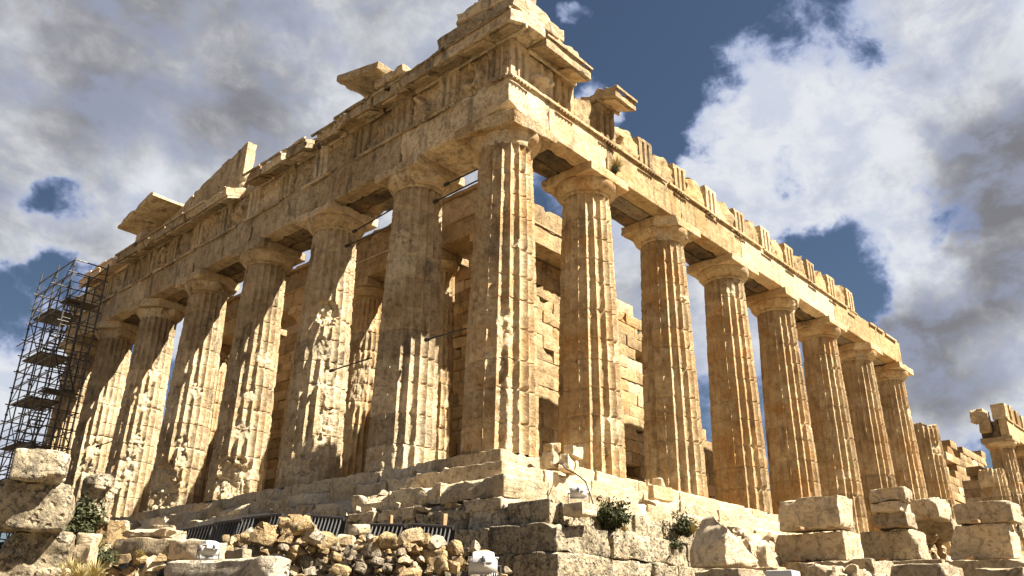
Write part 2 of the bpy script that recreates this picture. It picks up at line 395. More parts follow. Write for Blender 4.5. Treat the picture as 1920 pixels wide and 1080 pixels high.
def column(x, y, H=H_COL, R0=.955, R1=.745, seed=1, gouges=(), mat=M_SOUTH, capital=True, z0=0.0, zcap=Z_CAP, broken=None, na=10, dz=.06, wearamt=1.0, ndrum=11, capmiss=(), abw=1.0, patch=()):
    rnd = random.Random(seed)
    top = zcap if broken is None else broken
    dr = zcap/ndrum
    seams = [dr*(i+1)+rnd.uniform(-.12, .12) for i in range(ndrum-1)]
    seams = [s for s in seams if s < top-.1]
    zs = list(np.arange(0, top, dz))+[top]
    for s in seams: zs += [s-.03, s-.010, s+.010, s+.03]
    zs = np.array(sorted(set(round(v, 4) for v in zs)))
    na_t = 20*na
    th = (np.arange(na_t)+.0)/na_t*2*PI
    T, Z = np.meshgrid(th, zs); T = T.ravel(); Z = Z.ravel()
    f = Z/zcap
    Rr = R0+(R1-R0)*f+.02*np.sin(f*PI)
    ph = (T*20/(2*PI)) % 1.0-.5            # -.5 .. .5, arris at the ends
    ph2 = np.abs(ph)*2
    cx, cy = np.cos(T)*Rr, np.sin(T)*Rr
    P = np.stack([cx+x*3.3, cy+y*3.3, Z+z0], 1)
    drum = np.zeros(len(Z), int)
    for s in seams: drum += (Z > s)
    flute = .125*R0*(1-ph2**2)*(Rr/R0)
    # fluting stops below the neck ring
    er = fbm(P*1.1, seed, 3)                       # where the surface has weathered away
    er2 = fbm(P*3.2, seed+4, 4)
    ero = sstep(.20, .42, er+er2*.45)*wearamt
    arr = sstep(.72, 1.0, ph2)
    chips = sstep(.26, .40, fbm(P*np.array([9, 9, 5]), seed+8, 3))
    rid = 1-2*np.abs(fbm(P*4.5, seed+14, 3))
    r = Rr-flute*(1-.8*ero)-ero*(.040+.045*rid*np.clip(er2+.5, 0, 1))-arr*chips*.030*(.5+wearamt*.6)
    wear = np.clip(ero*.6+arr*chips*.5, 0, 1)
    # knocked drum edges
    for s in seams:
        dd = np.abs(Z-s)
        r -= .020*(dd < .015)
        k = np.exp(-(dd/.05)**2)*sstep(.22, .5, fbm(P*np.array([3.6, 3.6, .5])+s*3, seed+11, 3))
        r -= k*.05; wear = np.maximum(wear, k*.8)
    for (ga, gz, aw, zh, dp) in gouges:
        da = (T-R(ga)+PI) % (2*PI)-PI
        u = np.hypot(da*Rr/aw, (Z-gz)/zh)+.55*fbm(P*2.1, seed+21, 4)+.2*fbm(P*8, seed+23, 2)
        mm = sstep(1.0, .82, u)
        facets = .13*np.abs(vn(P*2.3, seed+31))+.09*np.abs(fbm(P*5.5, seed+33, 2))+.05*np.abs(fbm(P*13, seed+35, 2))-.02
        # broken face: close to flat chord
        flat = Rr*np.cos(np.clip(np.abs(da), 0, 1.2))**-1*(1-dp/Rr)
        tgt = np.minimum(r, np.minimum(flat, Rr*.99-dp*.35)+facets*.8-.04)
        r = r*(1-mm)+tgt*mm
        wear = np.maximum(wear, mm)
    r += .006*fbm(P*7, seed+41, 2)
    offs = np.array([[rnd.uniform(-.004, .004), rnd.uniform(-.004, .004)] for _ in range(ndrum+1)])
    tones = np.array([rnd.uniform(-.45, .3) if rnd.random() < .9 else rnd.choice([-.9, .6]) for _ in range(ndrum+1)])
    if broken is not None:
        tt = sstep(top-.5, top, Z); Z = Z-tt*.22*np.abs(fbm(np.stack([cx, cy, cx*0], 1)*1.5+seed, seed, 3))
        r = r-tt*.05
    V = np.stack([np.cos(T)*r+offs[drum, 0], np.sin(T)*r+offs[drum, 1], Z], 1)
    nz = len(zs)
    I = np.arange(nz*na_t).reshape(nz, na_t); J = np.roll(I, -1, axis=1)
    F = np.stack([I[:-1], J[:-1], J[1:], I[1:]], -1).reshape(-1, 4)
    # close the top
    cap_i = len(V)
    V = np.vstack([V, [[0, 0, float(V[-na_t:, 2].mean())]]])
    topr = np.stack([I[-1], J[-1], np.full(na_t, cap_i), np.full(na_t, cap_i)], -1)
    hasn = broken is not None
    wear = np.append(wear, .4); tn = np.append(tones[drum], 0)
    if hasn: F = np.vstack([F, topr])
    if not hasn: V = V[:-1]; wear = wear[:-1]; tn = tn[:-1]
    ob = build('column', [(V, F, wear, tn)], mat, temple, (x, y, z0), sharp=50)
    if capital and broken is None:
        prof = [(R1-.02, zcap-.04), (R1+.012, zcap), (R1+.03, zcap+.02), (R1+.012, zcap+.035), (R1+.04, zcap+.05), (R1+.022, zcap+.065), (R1+.055, zcap+.08)]
        s = R1/.745
        for i in range(9):
            a = i/8; prof.append((R1+.06*s+(.185*s)*math.sin(a*PI*.5)**.9, zcap+.09+(.405-.09)*(a**1.15)*s if s > .9 else zcap+.09+.3*a))
        prof.append((R1+.18*s, Z_AB-Z_CAP+zcap-.002)); prof.append((0.1, Z_AB-Z_CAP+zcap))
        nn = 96; t2 = np.arange(nn)*2*PI/nn
        pr = np.array(prof)
        TT, RR = np.meshgrid(t2, pr[:, 0]); _, ZZ = np.meshgrid(t2, pr[:, 1])
        TT = TT.ravel(); RR = RR.ravel(); ZZ = ZZ.ravel()
        PP = np.stack([np.cos(TT)*RR+x*3, np.sin(TT)*RR+y*3, ZZ], 1)
        ch = sstep(.15, .6, fbm(PP*1.7, seed+51, 4))
        RR = RR-ch*.06-.01*fbm(PP*6, seed+53, 3)
        Wc = ch.copy()
        for (ga, aw, dp) in capmiss:
            da = (TT-R(ga)+PI) % (2*PI)-PI
            mm = sstep(1.1, .6, np.abs(da)/aw+.3*fbm(PP*2.5, seed+61, 3))
            RR = RR*(1-mm)+np.minimum(RR, .80*s-dp+.06*fbm(PP*4, seed+62, 3))*mm; Wc = np.maximum(Wc, mm)
        VV = np.stack([np.cos(TT)*RR, np.sin(TT)*RR, ZZ], 1)
        I = np.arange(len(prof)*nn).reshape(-1, nn); J = np.roll(I, -1, axis=1)
        FF = np.stack([I[:-1], J[:-1], J[1:], I[1:]], -1).reshape(-1, 4)
        pl = []
        for (ga, aw, dp) in capmiss: pl.append((math.cos(R(ga)), math.sin(R(ga)), -.25, 1.02-dp))
        ab = stone((2*abw*s, 2*abw*s, H_COL-Z_AB-.004), (.09, .09, .08), .015, .008, .07, seed+70, planes=pl, pos=(0, 0, zcap+(Z_AB-Z_CAP)+(H_COL-Z_AB)/2), thr=.2)
        build('capital', [(VV, FF, Wc, tones[0]*.5), ab], mat, ob, (0, 0, 0), sharp=50)
    return ob

# corner and south colonnade
column(0, 0, seed=3, R0=.975, R1=.76, abw=1.03, wearamt=.2, gouges=[(232, 3.1, .26, .75, .10), (205, 2.3, .5, .45, .06), (236, 1.0, .3, .8, .06), (250, 5.4, .1, .15, .05)], capmiss=[(200, .95, .12), (262, .3, .06)])
for k in range(7):
    column(SX[k], 0, seed=20+k*5, wearamt=.16, gouges={0: [(275, 3.4, .4, .25, .05), (255, 1.3, .5, .35, .05)], 1: [(262, 6.55, .5, .07, .08)], 2: [(230, 8.2, .3, .3, .05)], 3: [(285, 3.7, .3, .2, .05)]}.get(k, [(random.Random(k).uniform(200, 290), random.Random(k+9).uniform(1, 7), .4, .3, .06)]),
           capmiss=[(random.Random(k+3).uniform(190, 320), .35, .07)] if k % 2 else [])
column(SX[7], 0, seed=61, broken=7.15, gouges=[(240, 5.6, .3, .35, .2)], wearamt=.6)
column(SX[8], 0, seed=62, broken=2.9, wearamt=.6, na=6, dz=.15)
column(SX[9], 0, seed=64, broken=2.2, wearamt=.6, na=6, dz=.15)
column(SX[10], 0, seed=63, broken=6.6, wearamt=.6, na=6, dz=.12)
for k in range(11, 15): column(SX[k], 0, seed=66+k, na=6, dz=.15, wearamt=.6)
# west colonnade, badly eaten on the lower drums
WG = [
 [(215, .5, .9, .7, .05), (262, .9, .25, .5, .06), (200, 6.0, .5, .4, .04)],
 [(238, 5.55, .45, .42, .26), (236, 4.35, .42, .35, .13), (250, 3.3, .5, .5, .12), (262, 2.0, .35, .45, .16), (245, 1.0, .6, .5, .13), (228, .4, .9, .5, .10)],
 [(245, 3.6, .4, .25, .12), (240, 2.3, .4, .4, .12), (232, .75, .7, .55, .30), (265, 5.0, .35, .3, .08), (250, .2, .5, .35, .2)],
 [(252, 4.6, .35, .35, .12), (240, 2.5, .35, .3, .14), (215, .9, .75, .85, .32), (250, 1.8, .3, .4, .15)],
 [(250, 4.8, .25, .5, .12), (245, 3.2, .4, .5, .14), (238, 1.9, .45, .6, .15), (262, 6.1, .3, .3, .1)],
 [(250, 3.4, .4, .4, .16), (245, 2.5, .45, .3, .18), (258, 5.6, .3, .3, .08)],
 [(240, 3.0, .5, .5, .15)]]
for k in range(7):
    column(0, WY[k], seed=100+k*7, mat=M_MARBLE, gouges=WG[k], wearamt=.45 if k else .2, na=10 if k < 4 else 8, dz=.055 if k < 5 else .08,
           capmiss={0: [], 1: [], 2: [], 3: [(300, .5, .1)], 4: [(215, .8, .14), (265, .3, .12)], 5: [(220, .5, .12)], 6: []}[k])

# architrave: three parallel beams per bay
def architrave(p0, p1, axis, seed, mat, z0=Z_A0, z1=Z_A1, outer=-.885, width=1.77, taenia=True, parts=None, chip=.06, planes=()):
    L = abs(p1-p0)-.012; c = (p0+p1)/2
    out = []
    nb = 1 if seed == 200 else 3; bw = width/nb
    for i in range(nb):
        o = outer+bw*(i+.5)
        dims = (bw-.03, L, z1-z0-.003) if axis == 'y' else (L, bw-.03, z1-z0-.003)
        pos = (o, 0, 0) if axis == 'y' else (0, o, 0)
        cell = (.13, .13, .12) if i == 0 else (.3, .3, .3)
        pl = planes if i == 0 else ()
        out.append(stone(dims, cell, .02, (.007 if axis == 'x' else .012) if i == 0 else .03, chip if i == 0 else .08, seed+i, pos=pos, planes=pl))
    if taenia:
        rnd = random.Random(seed)
        segs = []; a = -L/2
        while a < L/2-.05:
            b = min(L/2, a+rnd.uniform(.6, 1.9))
            if rnd.random() < taenia: segs.append((a, b))
            a = b+rnd.choice([0.004, 0.004, rnd.uniform(.1, .35)])
        for a, b in segs:
            if b-a < .05: continue
            d = (.08, b-a, .10) if axis == 'y' else (b-a, .08, .10)
            ps = (outer-.035, (a+b)/2, (z1-z0)/2-.052) if axis == 'y' else ((a+b)/2, outer-.035, (z1-z0)/2-.052)
            out.append(stone(d, .07, .008, .006, .02, seed+int(a*10)+50, pos=ps))
    loc = (0, c, (z0+z1)/2) if axis == 'y' else (c, 0, (z0+z1)/2)
    if nb == 3:
        build('inner_beam', out[1:3], M_CRUST_SHADE, temple, loc); out = [out[0]]+out[3:]
    return build('architrave_block', out, mat, temple, loc)
yb = [-.885]+WY[:6]+[29.77]
for i in range(7):
    pls = ()
    if i == 0: pls = [(-.35, -.2, -1, .97)]
    if i == 1: pls = [(-.9, -.7, .0, 1.72)]
    architrave(yb[i], yb[i+1], 'y', 200+i*9, M_MARBLE, taenia=.75 if i not in (3,) else .4, chip=.08, planes=pls)
xb = [.885]+SX[:6]+[29.35]
for i in range(7):
    architrave(xb[i], xb[i+1], 'x', 300+i*9, M_GOLD if i else M_SOUTH, taenia=1.0 if i < 5 else .45, chip=.05)
xe = [SX[11]-.9]+SX[12:]
for i in range(len(xe)-1): architrave(xe[i], xe[i+1], 'x', 350+i*9, M_GOLD, taenia=1.0)
# lit taenia on the corner end of the west architrave
build('taenia', [stone((1.78, .08, .10), .07, .008, .006, .015, 7)], M_SOUTH, temple, (0, -.925, Z_A1-.052))

TRW = .845
def guttae(seed, L=TRW):
    out = [stone((L, .06, .05), .1, .008, .003, .01, seed)]
    for i in range(6):
        out.append(tube((-L/2+L*(i+.5)/6, 0, -.02), (-L/2+L*(i+.5)/6, 0, -.075), .028, 6))
    return out
def triglyph(c, axis, seed, mat, height=Z_F1-Z_A1, outer=-.885, depth=.55, gut=True, topcut=(), z0=Z_A1):
    def shp(P):
        front = P[:, 1] < -depth/2+.03
        u = (P[:, 0]/TRW+.5)
        g = np.zeros(len(P))
        for cc, ww in ((1/3, .085), (2/3, .085), (0, .05), (1, .05)):
            g = np.maximum(g, np.clip(1-np.abs(u-cc)/ww, 0, 1))
        g *= (P[:, 2] < height/2-.15)*1.0
        P = P.copy(); P[:, 1] += front*g*.12
        return P
    part = stone((TRW, depth, height-.004), (.028, .3, .10), .012, .006, .05, seed, planes=topcut, shape=shp, thr=.2)
    out = [part]
    if gut:
        for q in guttae(seed): out.append((q[0]+np.array([0, -depth/2-.06, -height/2-.13]), q[1], q[2], q[3]))
    rz = 0 if axis == 'x' else -PI/2
    loc = (c, outer-.04+depth/2, z0+height/2) if axis == 'x' else (outer-.04+depth/2, c, z0+height/2)
    return build('triglyph', out, mat, temple, loc, rz=rz, sharp=30)
def relief(caps):
    def f(P, front, hgt):
        h = np.zeros(len(P))
        for (x0, z0, x1, z1, r) in caps:
            a = np.array([x0, z0]); b = np.array([x1, z1]); q = P[:, [0, 2]]
            d = b-a; t = np.clip(((q-a)@d)/max(d@d, 1e-9), 0, 1); dist = np.linalg.norm(q-(a+t[:, None]*d), axis=1)
            h = np.maximum(h, np.sqrt(np.clip(r*r-dist*dist, 0, None))*1.3)
        return h
    return f
FIG_A = relief([(-.3, -.2, .28, -.05, .17), (.25, -.05, .3, .3, .12), (.3, .42, .3, .42, .09), (-.3, -.2, -.38, -.52, .07), (-.1, -.25, -.15, -.55, .06), (.25, -.15, .42, -.5, .06), (.28, .2, .05, .35, .05), (-.05, .35, -.12, .0, .09), (-.03, .45, -.03, .45, .08)])
FIG_B = relief([(-.15, -.35, .2, -.45, .12), (.2, -.4, .32, .0, .11), (.32, 0, .2, .35, .09), (.2, .35, -.1, .42, .09), (-.1, .42, -.33, .2, .08), (-.33, .2, -.3, -.2, .10), (-.3, -.2, -.12, -.38, .1)])
FIG_C = relief([(-.35, .3, -.1, .0, .12), (-.1, .0, .25, -.45, .13), (-.4, .1, -.42, -.4, .08), (-.2, -.1, -.25, -.5, .07), (.25, -.45, .4, -.3, .08), (-.3, .45, -.3, .45, .08)])
def metope(c, wdt, axis, seed, mat, fig=None, rough=.05, height=Z_F1-Z_A1, outer=-.885, z0=Z_A1, setback=.09, depth=.35, topcut=()):
    def shp(P):
        front = P[:, 1] < -depth/2+.06
        h = fig(P, front, height) if fig else np.clip(fbm(P*2.6+seed, seed, 3), 0, 1)*rough*2.2
        h = h*(1.25+.5*fbm(P*6+seed, seed+2, 3)) if fig else h
        P = P.copy(); P[:, 1] -= front*h
        return P
    part = stone((wdt, depth, height-.004), (.045, .3, .05) if fig else (.09, .3, .09), .01, rough*.4, .04, seed, planes=topcut, shape=shp)
    rz = 0 if axis == 'x' else -PI/2
    loc = (c, outer+setback+depth/2, z0+height/2) if axis == 'x' else (outer+setback+depth/2, c, z0+height/2)
    return build('metope', [part], mat, temple, loc, rz=rz, sharp=45)
# west frieze
trw = [-.885+TRW/2]
ys = [0]+WY
trw.append((ys[0]-.46+ys[1])/2)
for i in range(1, 7):
    trw.append(ys[i]); trw.append((ys[i]+ys[i+1])/2 if i < 6 else (ys[6]+29.34)/2)
trw.append(29.34)
for i, c in enumerate(trw):
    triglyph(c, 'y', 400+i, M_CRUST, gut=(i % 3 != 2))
    if i+1 < len(trw):
        a = c+TRW/2; b = trw[i+1]-TRW/2
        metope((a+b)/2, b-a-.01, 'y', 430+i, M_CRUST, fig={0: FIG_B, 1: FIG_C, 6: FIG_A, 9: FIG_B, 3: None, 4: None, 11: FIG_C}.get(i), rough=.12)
# frieze backing so that the sky does not show between blocks
build('frieze_backing', [stone((.7, 30.2, Z_F1-Z_A1-.02), (.5, .5, .4), .02, .02, .05, 5)], M_MARBLE, temple, (-.05, 14.5, (Z_A1+Z_F1)/2))
# south frieze: complete at the corner, then a row of stubs
trs = [-.885+TRW/2+.0, 1.60]+[SX[0]+2.1455*i for i in range(0, 12)]
for i, c in enumerate(trs):
    if c > 23.4: break
    full = i < 3
    h = Z_F1-Z_A1 if full else [1.0, 1.02, .98, 1.02, .99, 1.0, .97, 1.0, 1.0, 1.0, 1.0][i % 11]
    cut = () if full else [(random.Random(i).uniform(-.5, .5), .5, 1, .48), (.9, 0, .7, .58)]
    triglyph(c if i else c+.002, 'x', 470+i, M_GOLD, height=h, depth=.55 if i == 0 else .95, topcut=cut)
metope((trs[0]+trs[1])/2, trs[1]-trs[0]-TRW-.01, 'x', 491, M_SOUTH, fig=FIG_A, rough=.03)
for i in range(1, len(trs)-1):
    if trs[i+1] > 23.4: break
    a = trs[i]+TRW/2; b = trs[i+1]-TRW/2
    h = [1.0, 1.05, .98, .92, 1.0, .95, .98, .92, .96, .94][i % 10]
    metope((a+b)/2, b-a-.02, 'x', 500+i, M_GOLD, rough=.08, height=h, setback=.06, depth=.75, topcut=[(.75, 0, .65, .52), (-.3, 0, 1, .42)])
for i in range(6):
    triglyph(SX[11]-.5+2.1455*i*.72, 'x', 540+i, M_GOLD, height=[1.1, 1.25, 1.15, 1.1, .9, 1.1][i], depth=.9, topcut=[(.5, 0, 1, .55)], gut=False)
build('backing_block', [stone((1.2, .9, .9), .15, .04, .04, .15, 547, pos=(0, .9, .35)), stone((.8, .7, 1.5), .15, .04, .04, .15, 548, pos=(-.4, .5, -.2))], M_SOUTH, temple, (SX[11]-.5, 0, Z_A1+.1))
build('frieze_backing', [stone((3.2, .7, Z_F1-Z_A1-.02), (.5, .5, .4), .02, .02, .05, 6)], M_SOUTH, temple, (1.85, .0, (Z_A1+Z_F1)/2))

# horizontal cornice
Z_G0, Z_G1 = Z_F1, Z_F1+.50
def cornice(a, b, axis, seed, mat, proj_=.72, chip=.10, muts=None, h=.5, back=.75, z=Z_G0, tone=None, planes=()):
    L = b-a-.015; d = back+proj_
    out = []
    def drop(part):            # soffit and top both slope down towards the lip
        V = part[0].copy(); V[:, 2] -= .27*np.clip(-V[:, 1]/.72, 0, 1.1)
        return V, part[1], part[2], part[3]
    out.append(drop(stone((L, d, h-.10), (.13, .11, .09), .02, .02, chip, seed, pos=(0, -d/2+back, -h/2+.03+(h-.10)/2), planes=planes, tone=tone)))
    out.append(drop(stone((L, .10, .10), (.12, .06, .05), .012, .008, .04, seed+1, pos=(0, -proj_-.02, h/2-.06), tone=tone)))
    out.append(stone((L, .10, .16), (.12, .06, .05), .012, .01, .04, seed+2, pos=(0, -.05, -h/2-.02), tone=tone))
    rnd = random.Random(seed)
    n = max(1, int(round(L/1.07)))
    for i in range(n):
        if rnd.random() < .22: continue
        cx = -L/2+L*(i+.5)/n
        out.append(drop(stone((.80, proj_-.22, .08), .11, .01, .008, .05, seed+5+i, pos=(cx, -(proj_-.22)/2-.10, -h/2-.01), tone=tone)))
    rz = 0 if axis == 'x' else -PI/2
    loc = ((a+b)/2, -.885, z+h/2) if axis == 'x' else (-.885, (a+b)/2, z+h/2)
    return build('cornice_block', out, mat, temple, loc, rz=rz)
for i, (a, b, p, c_) in enumerate([(-1.6, 1.55, .72, .05), (1.56, 3.05, .70, .08), (3.07, 4.5, .62, .16), (4.6, 6.45, .68, .16), (6.55, 8.0, .50, .22), (8.15, 9.5, .66, .16), (9.6, 10.9, .68, .10), (10.95, 12.1, .70, .10), (13.35, 15.0, .70, .10), (15.02, 16.7, .66, .14), (16.72, 18.4, .70, .10), (18.42, 20.5, .68, .12), (20.52, 23.0, .72, .10)]):
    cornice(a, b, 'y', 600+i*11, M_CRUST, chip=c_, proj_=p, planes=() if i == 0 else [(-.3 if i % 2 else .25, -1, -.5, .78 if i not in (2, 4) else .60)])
build('frieze_backing', [stone((.9, 1.3, .3), .12, .03, .03, .15, 655)], M_MARBLE, temple, (-.5, 12.7, Z_G0+.1))
cornice(-1.6+1.48, 2.05, 'x', 760, M_SOUTH, chip=.06)
cornice(3.2, 4.35, 'x', 770, M_SOUTH, chip=.12, z=Z_A1+1.02+.30, h=.45)
for i, (a, b, p) in enumerate([(23.3, 24.6, .75), (24.75, 26.1, .7), (26.2, 27.4, .62)]):
    cornice(a, b, 'y', 780+i*7, M_NEW, proj_=p, chip=.03, h=.42)

# stones above the cornice: raking cornice, tympanum wall, fragments
def tblock(name, L, c, seed, mat=M_MARBLE, rz=0, ry=0, rx=0, planes=(), chip=.08, amp=.02, cell=.14):
    p = rot(stone(L, cell, .025, amp, chip, seed, planes=planes), rz, rx, ry)
    return build(name, [p], mat, temple, c)
zt = 12.10
tblock('raking_cornice_block', (2.0, 3.3, .44), (-.50, .05, zt+.24), 801, rx=R(1), chip=.12, planes=[(-.2, 1, -.2, 1.6)])
tblock('raking_cornice_block', (1.8, 2.3, .40), (-.62, -.35, zt+.66), 802, rx=R(8), chip=.1)
tblock('raking_cornice_block', (1.6, 1.7, .40), (-.50, -.50, zt+1.04), 803, rx=R(8), chip=.2, mat=M_MARBLE)
tblock('raking_cornice_block', (1.6, 1.0, .42), (.35, -.75, zt+.62), 804, mat=M_SOUTH, chip=.1, ry=R(-6))
tblock('raking_cornice_block', (1.1, .8, .34), (1.25, -.95, zt+.22), 805, mat=M_SOUTH, chip=.12, planes=[(1, 0, .8, .42)])
tblock('cornice_fragment', (1.5, 1.4, .28), (-.9, 3.6, zt+.10), 806, chip=.15, planes=[(0, 1, 1, .5)])
# jutting slab on its block
tblock('tympanum_block', (.8, 1.3, .62), (-.55, 4.45, zt+.26), 807, planes=[(0, 1, -.8, .62)])
tblock('raking_cornice_block', (1.9, 2.3, .26), (-.95, 4.98, zt+.80), 808, rx=R(14), chip=.08, planes=[(-.1, 1, -.9, .95)])
for i, (y0, y1, h) in enumerate([(5.5, 6.35, .72), (6.4, 7.4, .62), (7.45, 8.4, .66), (8.45, 9.1, .40)]):
    tblock('tympanum_block', (.75, y1-y0, h), (-.50, (y0+y1)/2, zt+h/2-.02), 810+i, chip=.14, planes=[(0, 1, 1, .55)])
for i, (y0, y1, h) in enumerate([(9.6, 10.6, .78), (10.6, 11.7, .86), (11.75, 12.5, .62)]):
    tblock('tympanum_block', (.75, y1-y0, h), (-.45, (y0+y1)/2, zt+h/2-.02), 815+i, chip=.1, planes=[(0, 1, .9, .62)])
# the standing tympanum wall with its sloping top
for i, (y0, y1, h0, h1) in enumerate([(14.1, 16.1, 2.68, 2.30), (16.12, 18.4, 2.26, 1.78), (18.42, 21.4, 1.74, 1.05)]):
    hm = max(h0, h1)
    def shp(P, y0=y0, y1=y1, h0=h0, h1=h1, hm=hm):
        P = P.copy(); t = (P[:, 1]+(y1-y0)/2)/(y1-y0); hh = h0+(h1-h0)*t
        P[:, 2] = (P[:, 2]+hm/2)*hh/hm-hm/2
        return P
    build('tympanum_slab', [stone((.42, y1-y0, hm), .14, .02, .012, .07 if i else .16, 820+i, shape=shp)], M_MARBLE, temple, (-.42, (y0+y1)/2, zt+hm/2-.02))
tblock('tympanum_block', (.4, .5, 1.3), (-.05, 13.85, zt+.62), 826, M_SOUTH, chip=.2)
tblock('tympanum_block', (.5, .7, .5), (-.4, 13.2, zt+.2), 827, chip=.2)
# the last raking slab carried on a torso fragment
tblock('raking_cornice_block', (1.7, 3.3, .26), (-1.15, 20.95, zt+1.28), 830, rx=R(-10), chip=.08)
tblock('tympanum_block', (.5, 1.4, .55), (-.5, 21.9, zt+.22), 831, chip=.2, planes=[(0, 1, 1, .45)])
tblock('statue_fragment', (.42, .5, 1.05), (-1.15, 21.6, zt+.5), 832, M_NEW, chip=.25, planes=[(1, 1, .3, .25), (-1, .3, .5, .3)])
tblock('cornice_fragment', (1.0, 1.5, .35), (-.7, 24.2, zt+.12), 834, M_MARBLE, chip=.2)
tblock('cornice_fragment', (.9, 1.2, .4), (-.9, 25.6, zt+.05), 835, M_NEW, chip=.1)
tblock('cornice_fragment', (.8, .8, .35), (-1.0, 26.9, zt-.0), 836, M_NEW, chip=.05)

# stepped platform; each course one part, its blocks a pattern of the course
def course(a, b, axis, z1, h, outer, depth, seed, mat, blk=1.9, chip=.07, amp=.02, gap=.008, cell=.11, jig=.03, name='step', planesf=None):
    out = []; p = a; rnd = random.Random(seed); i = 0
    while p < b-.05:
        q = min(b, p+blk*rnd.uniform(.75, 1.25))
        if b-q < .4: q = b
        j = rnd.uniform(-jig, jig)*.6; L = q-p-gap
        cl = cell if (p < 16) else .3
        dd = (depth, L, h-.004) if axis == 'y' else (L, depth, h-.004)
        ps = (outer+depth/2+j, (p+q)/2, z1-h/2+rnd.uniform(-.01, .003)) if axis == 'y' else ((p+q)/2, outer+depth/2+j, z1-h/2+rnd.uniform(-.01, .003))
        pl = planesf(p, rnd) if planesf else ()
        out.append(stone(dd, cl, .02, amp, chip*rnd.uniform(.5, 1.5), seed+i, pos=ps, planes=pl, thr=.05)); p = q; i += 1
    return build(name, out, mat, temple)
def erode(p, rnd):
    if rnd.random() < .45: return [(-1, rnd.uniform(-.6, .6), rnd.uniform(.4, 1.2), rnd.uniform(.42, .55))]
    return ()
for k in range(3):
    o = -1.01-.70*k; h = .52*SCL; z1 = -h*k
    ee = erode if k else None
    course(o, 30.4+.7*k, 'y', z1, h, o, 1.4, 900+k*40, M_STEP, chip=.10+.03*k, amp=.03, planesf=(lambda p, rnd, k=k: erode(p, rnd) if (1.5 < p < 14 and k) else ()))
    course(o+1.4+.01, 68, 'x', z1, h, o, 1.4, 1000+k*40, M_STEP, chip=.06+.03*k, amp=.02, planesf=(lambda p, rnd, k=k: [(0, -1, 1, rnd.uniform(.5, .6))] if k == 2 and p > 3 and rnd.random() < .6 else ()))
build('floor_slab', [stone((67.5, 29.2, .6), (2, 2, .5), .03, .02, .05, 31)], M_MARBLE, temple, (33.7+.1, 14.7+.1, -.33))
build('core', [stone((64, 28, 2.6), (3, 3, 1), .03, .02, .05, 32)], M_POROS, temple, (32.6, 14.9, -1.95))
# marble levelling course and the poros foundation under it
course(-2.55, 31, 'y', -3*.465, .26, -2.62, 1.5, 1101, M_BLOCK, blk=1.2, chip=.14, amp=.04, name='levelling_course')
course(-1.1, 60, 'x', -3*.465, .22, -2.50, 1.5, 1121, M_SOUTH, blk=1.6, chip=.1, amp=.03, name='levelling_course')
fz = -1.56
for k, (h, ox, oy, bl) in enumerate([(.46, -2.55, -3.75, 1.15), (.52, -2.75, -4.1, 1.5), (.50, -2.85, -4.2, 1.2), (.50, -2.9, -4.25, 1.5), (.6, -2.95, -4.3, 1.5)]):
    course(oy, 31, 'y', fz, h, ox, 1.6, 1150+k*30, M_POROS, blk=bl*1.2, chip=.12, amp=.045, jig=.08, gap=.03, name='foundation_course', cell=.10)
    course(ox+1.62, 40, 'x', fz, h, oy, 1.9, 1300+k*30, M_POROS, blk=bl, chip=.12, amp=.045, jig=.08, gap=.03, name='foundation_course', cell=.10)
    fz -= h

# cella: porch columns, entablature, long wall
CX, CY = 4.25, 4.35
for i, yy in enumerate([4.95, 8.25, 12.55, 16.6, 20.8, 25.2]):
    column(CX+.80, yy, H=8.9, R0=.82, R1=.64, seed=1500+i*3, z0=.6, zcap=8.28, mat=M_SOUTH, wearamt=1.0, na=8, dz=.12,
           gouges=[(230, 5, .5, 1.2, .12), (200, 2.5, .5, 1.0, .12), (250, 7.3, .4, .4, .1)], abw=.95)
build('porch_step', [stone((2.4, 22.4, .3), (.4, .4, .15), .02, .02, .08, 1530, pos=(0, 0, .15)), stone((2.1, 21.9, .3), (.4, .4, .15), .02, .02, .06, 1531, pos=(.2, 0, .45))], M_MARBLE, temple, (CX+1.0, CY+11, 0))
for i in range(5):
    a = CY+4.3*i; b = a+4.3 if i < 4 else CY+22
    build('porch_architrave_block', [stone((1.3, b-a-.015, .83), .2, .02, .02, .06, 1540+i), stone((.07, b-a-.015, .07), .15, .01, .006, .02, 1550+i, pos=(-.67, 0, .375))], M_WALL, temple, (CX+.66, (a+b)/2, 9.605+.42))
    def shp(P):
        P = P.copy(); fr = P[:, 0] < -.45
        P[:, 0] -= fr*(np.clip(fbm(P*np.array([2.4, 2.4, 1.6])+i*9, 77+i, 2), -.1, 1)*.16)
        return P
    build('porch_frieze_block', [stone((1.0, b-a-.015, 1.0), (.3, .07, .08), .02, .015, .05, 1560+i, shape=shp), stone((1.3, b-a-.02, .16), .2, .02, .02, .05, 1570+i, pos=(0, 0, .59))], M_WALL, temple, (CX+.62, (a+b)/2, 10.45+.505))
build('porch_architrave_block', [stone((5.1, 1.0, .83), .2, .02, .02, .06, 1580), stone((5.1, .07, .07), .15, .01, .006, .02, 1581, pos=(0, -.52, .375))], M_WALL, temple, (CX+1.33+2.6, CY+.54, 9.605+.42))
build('porch_frieze_block', [stone((4.6, .8, .95), (.1, .3, .1), .02, .03, .12, 1582, planes=[(1, 0, .6, 1.9)])], M_WALL, temple, (CX+1.15+2.5, CY+.62, 10.45+.48))
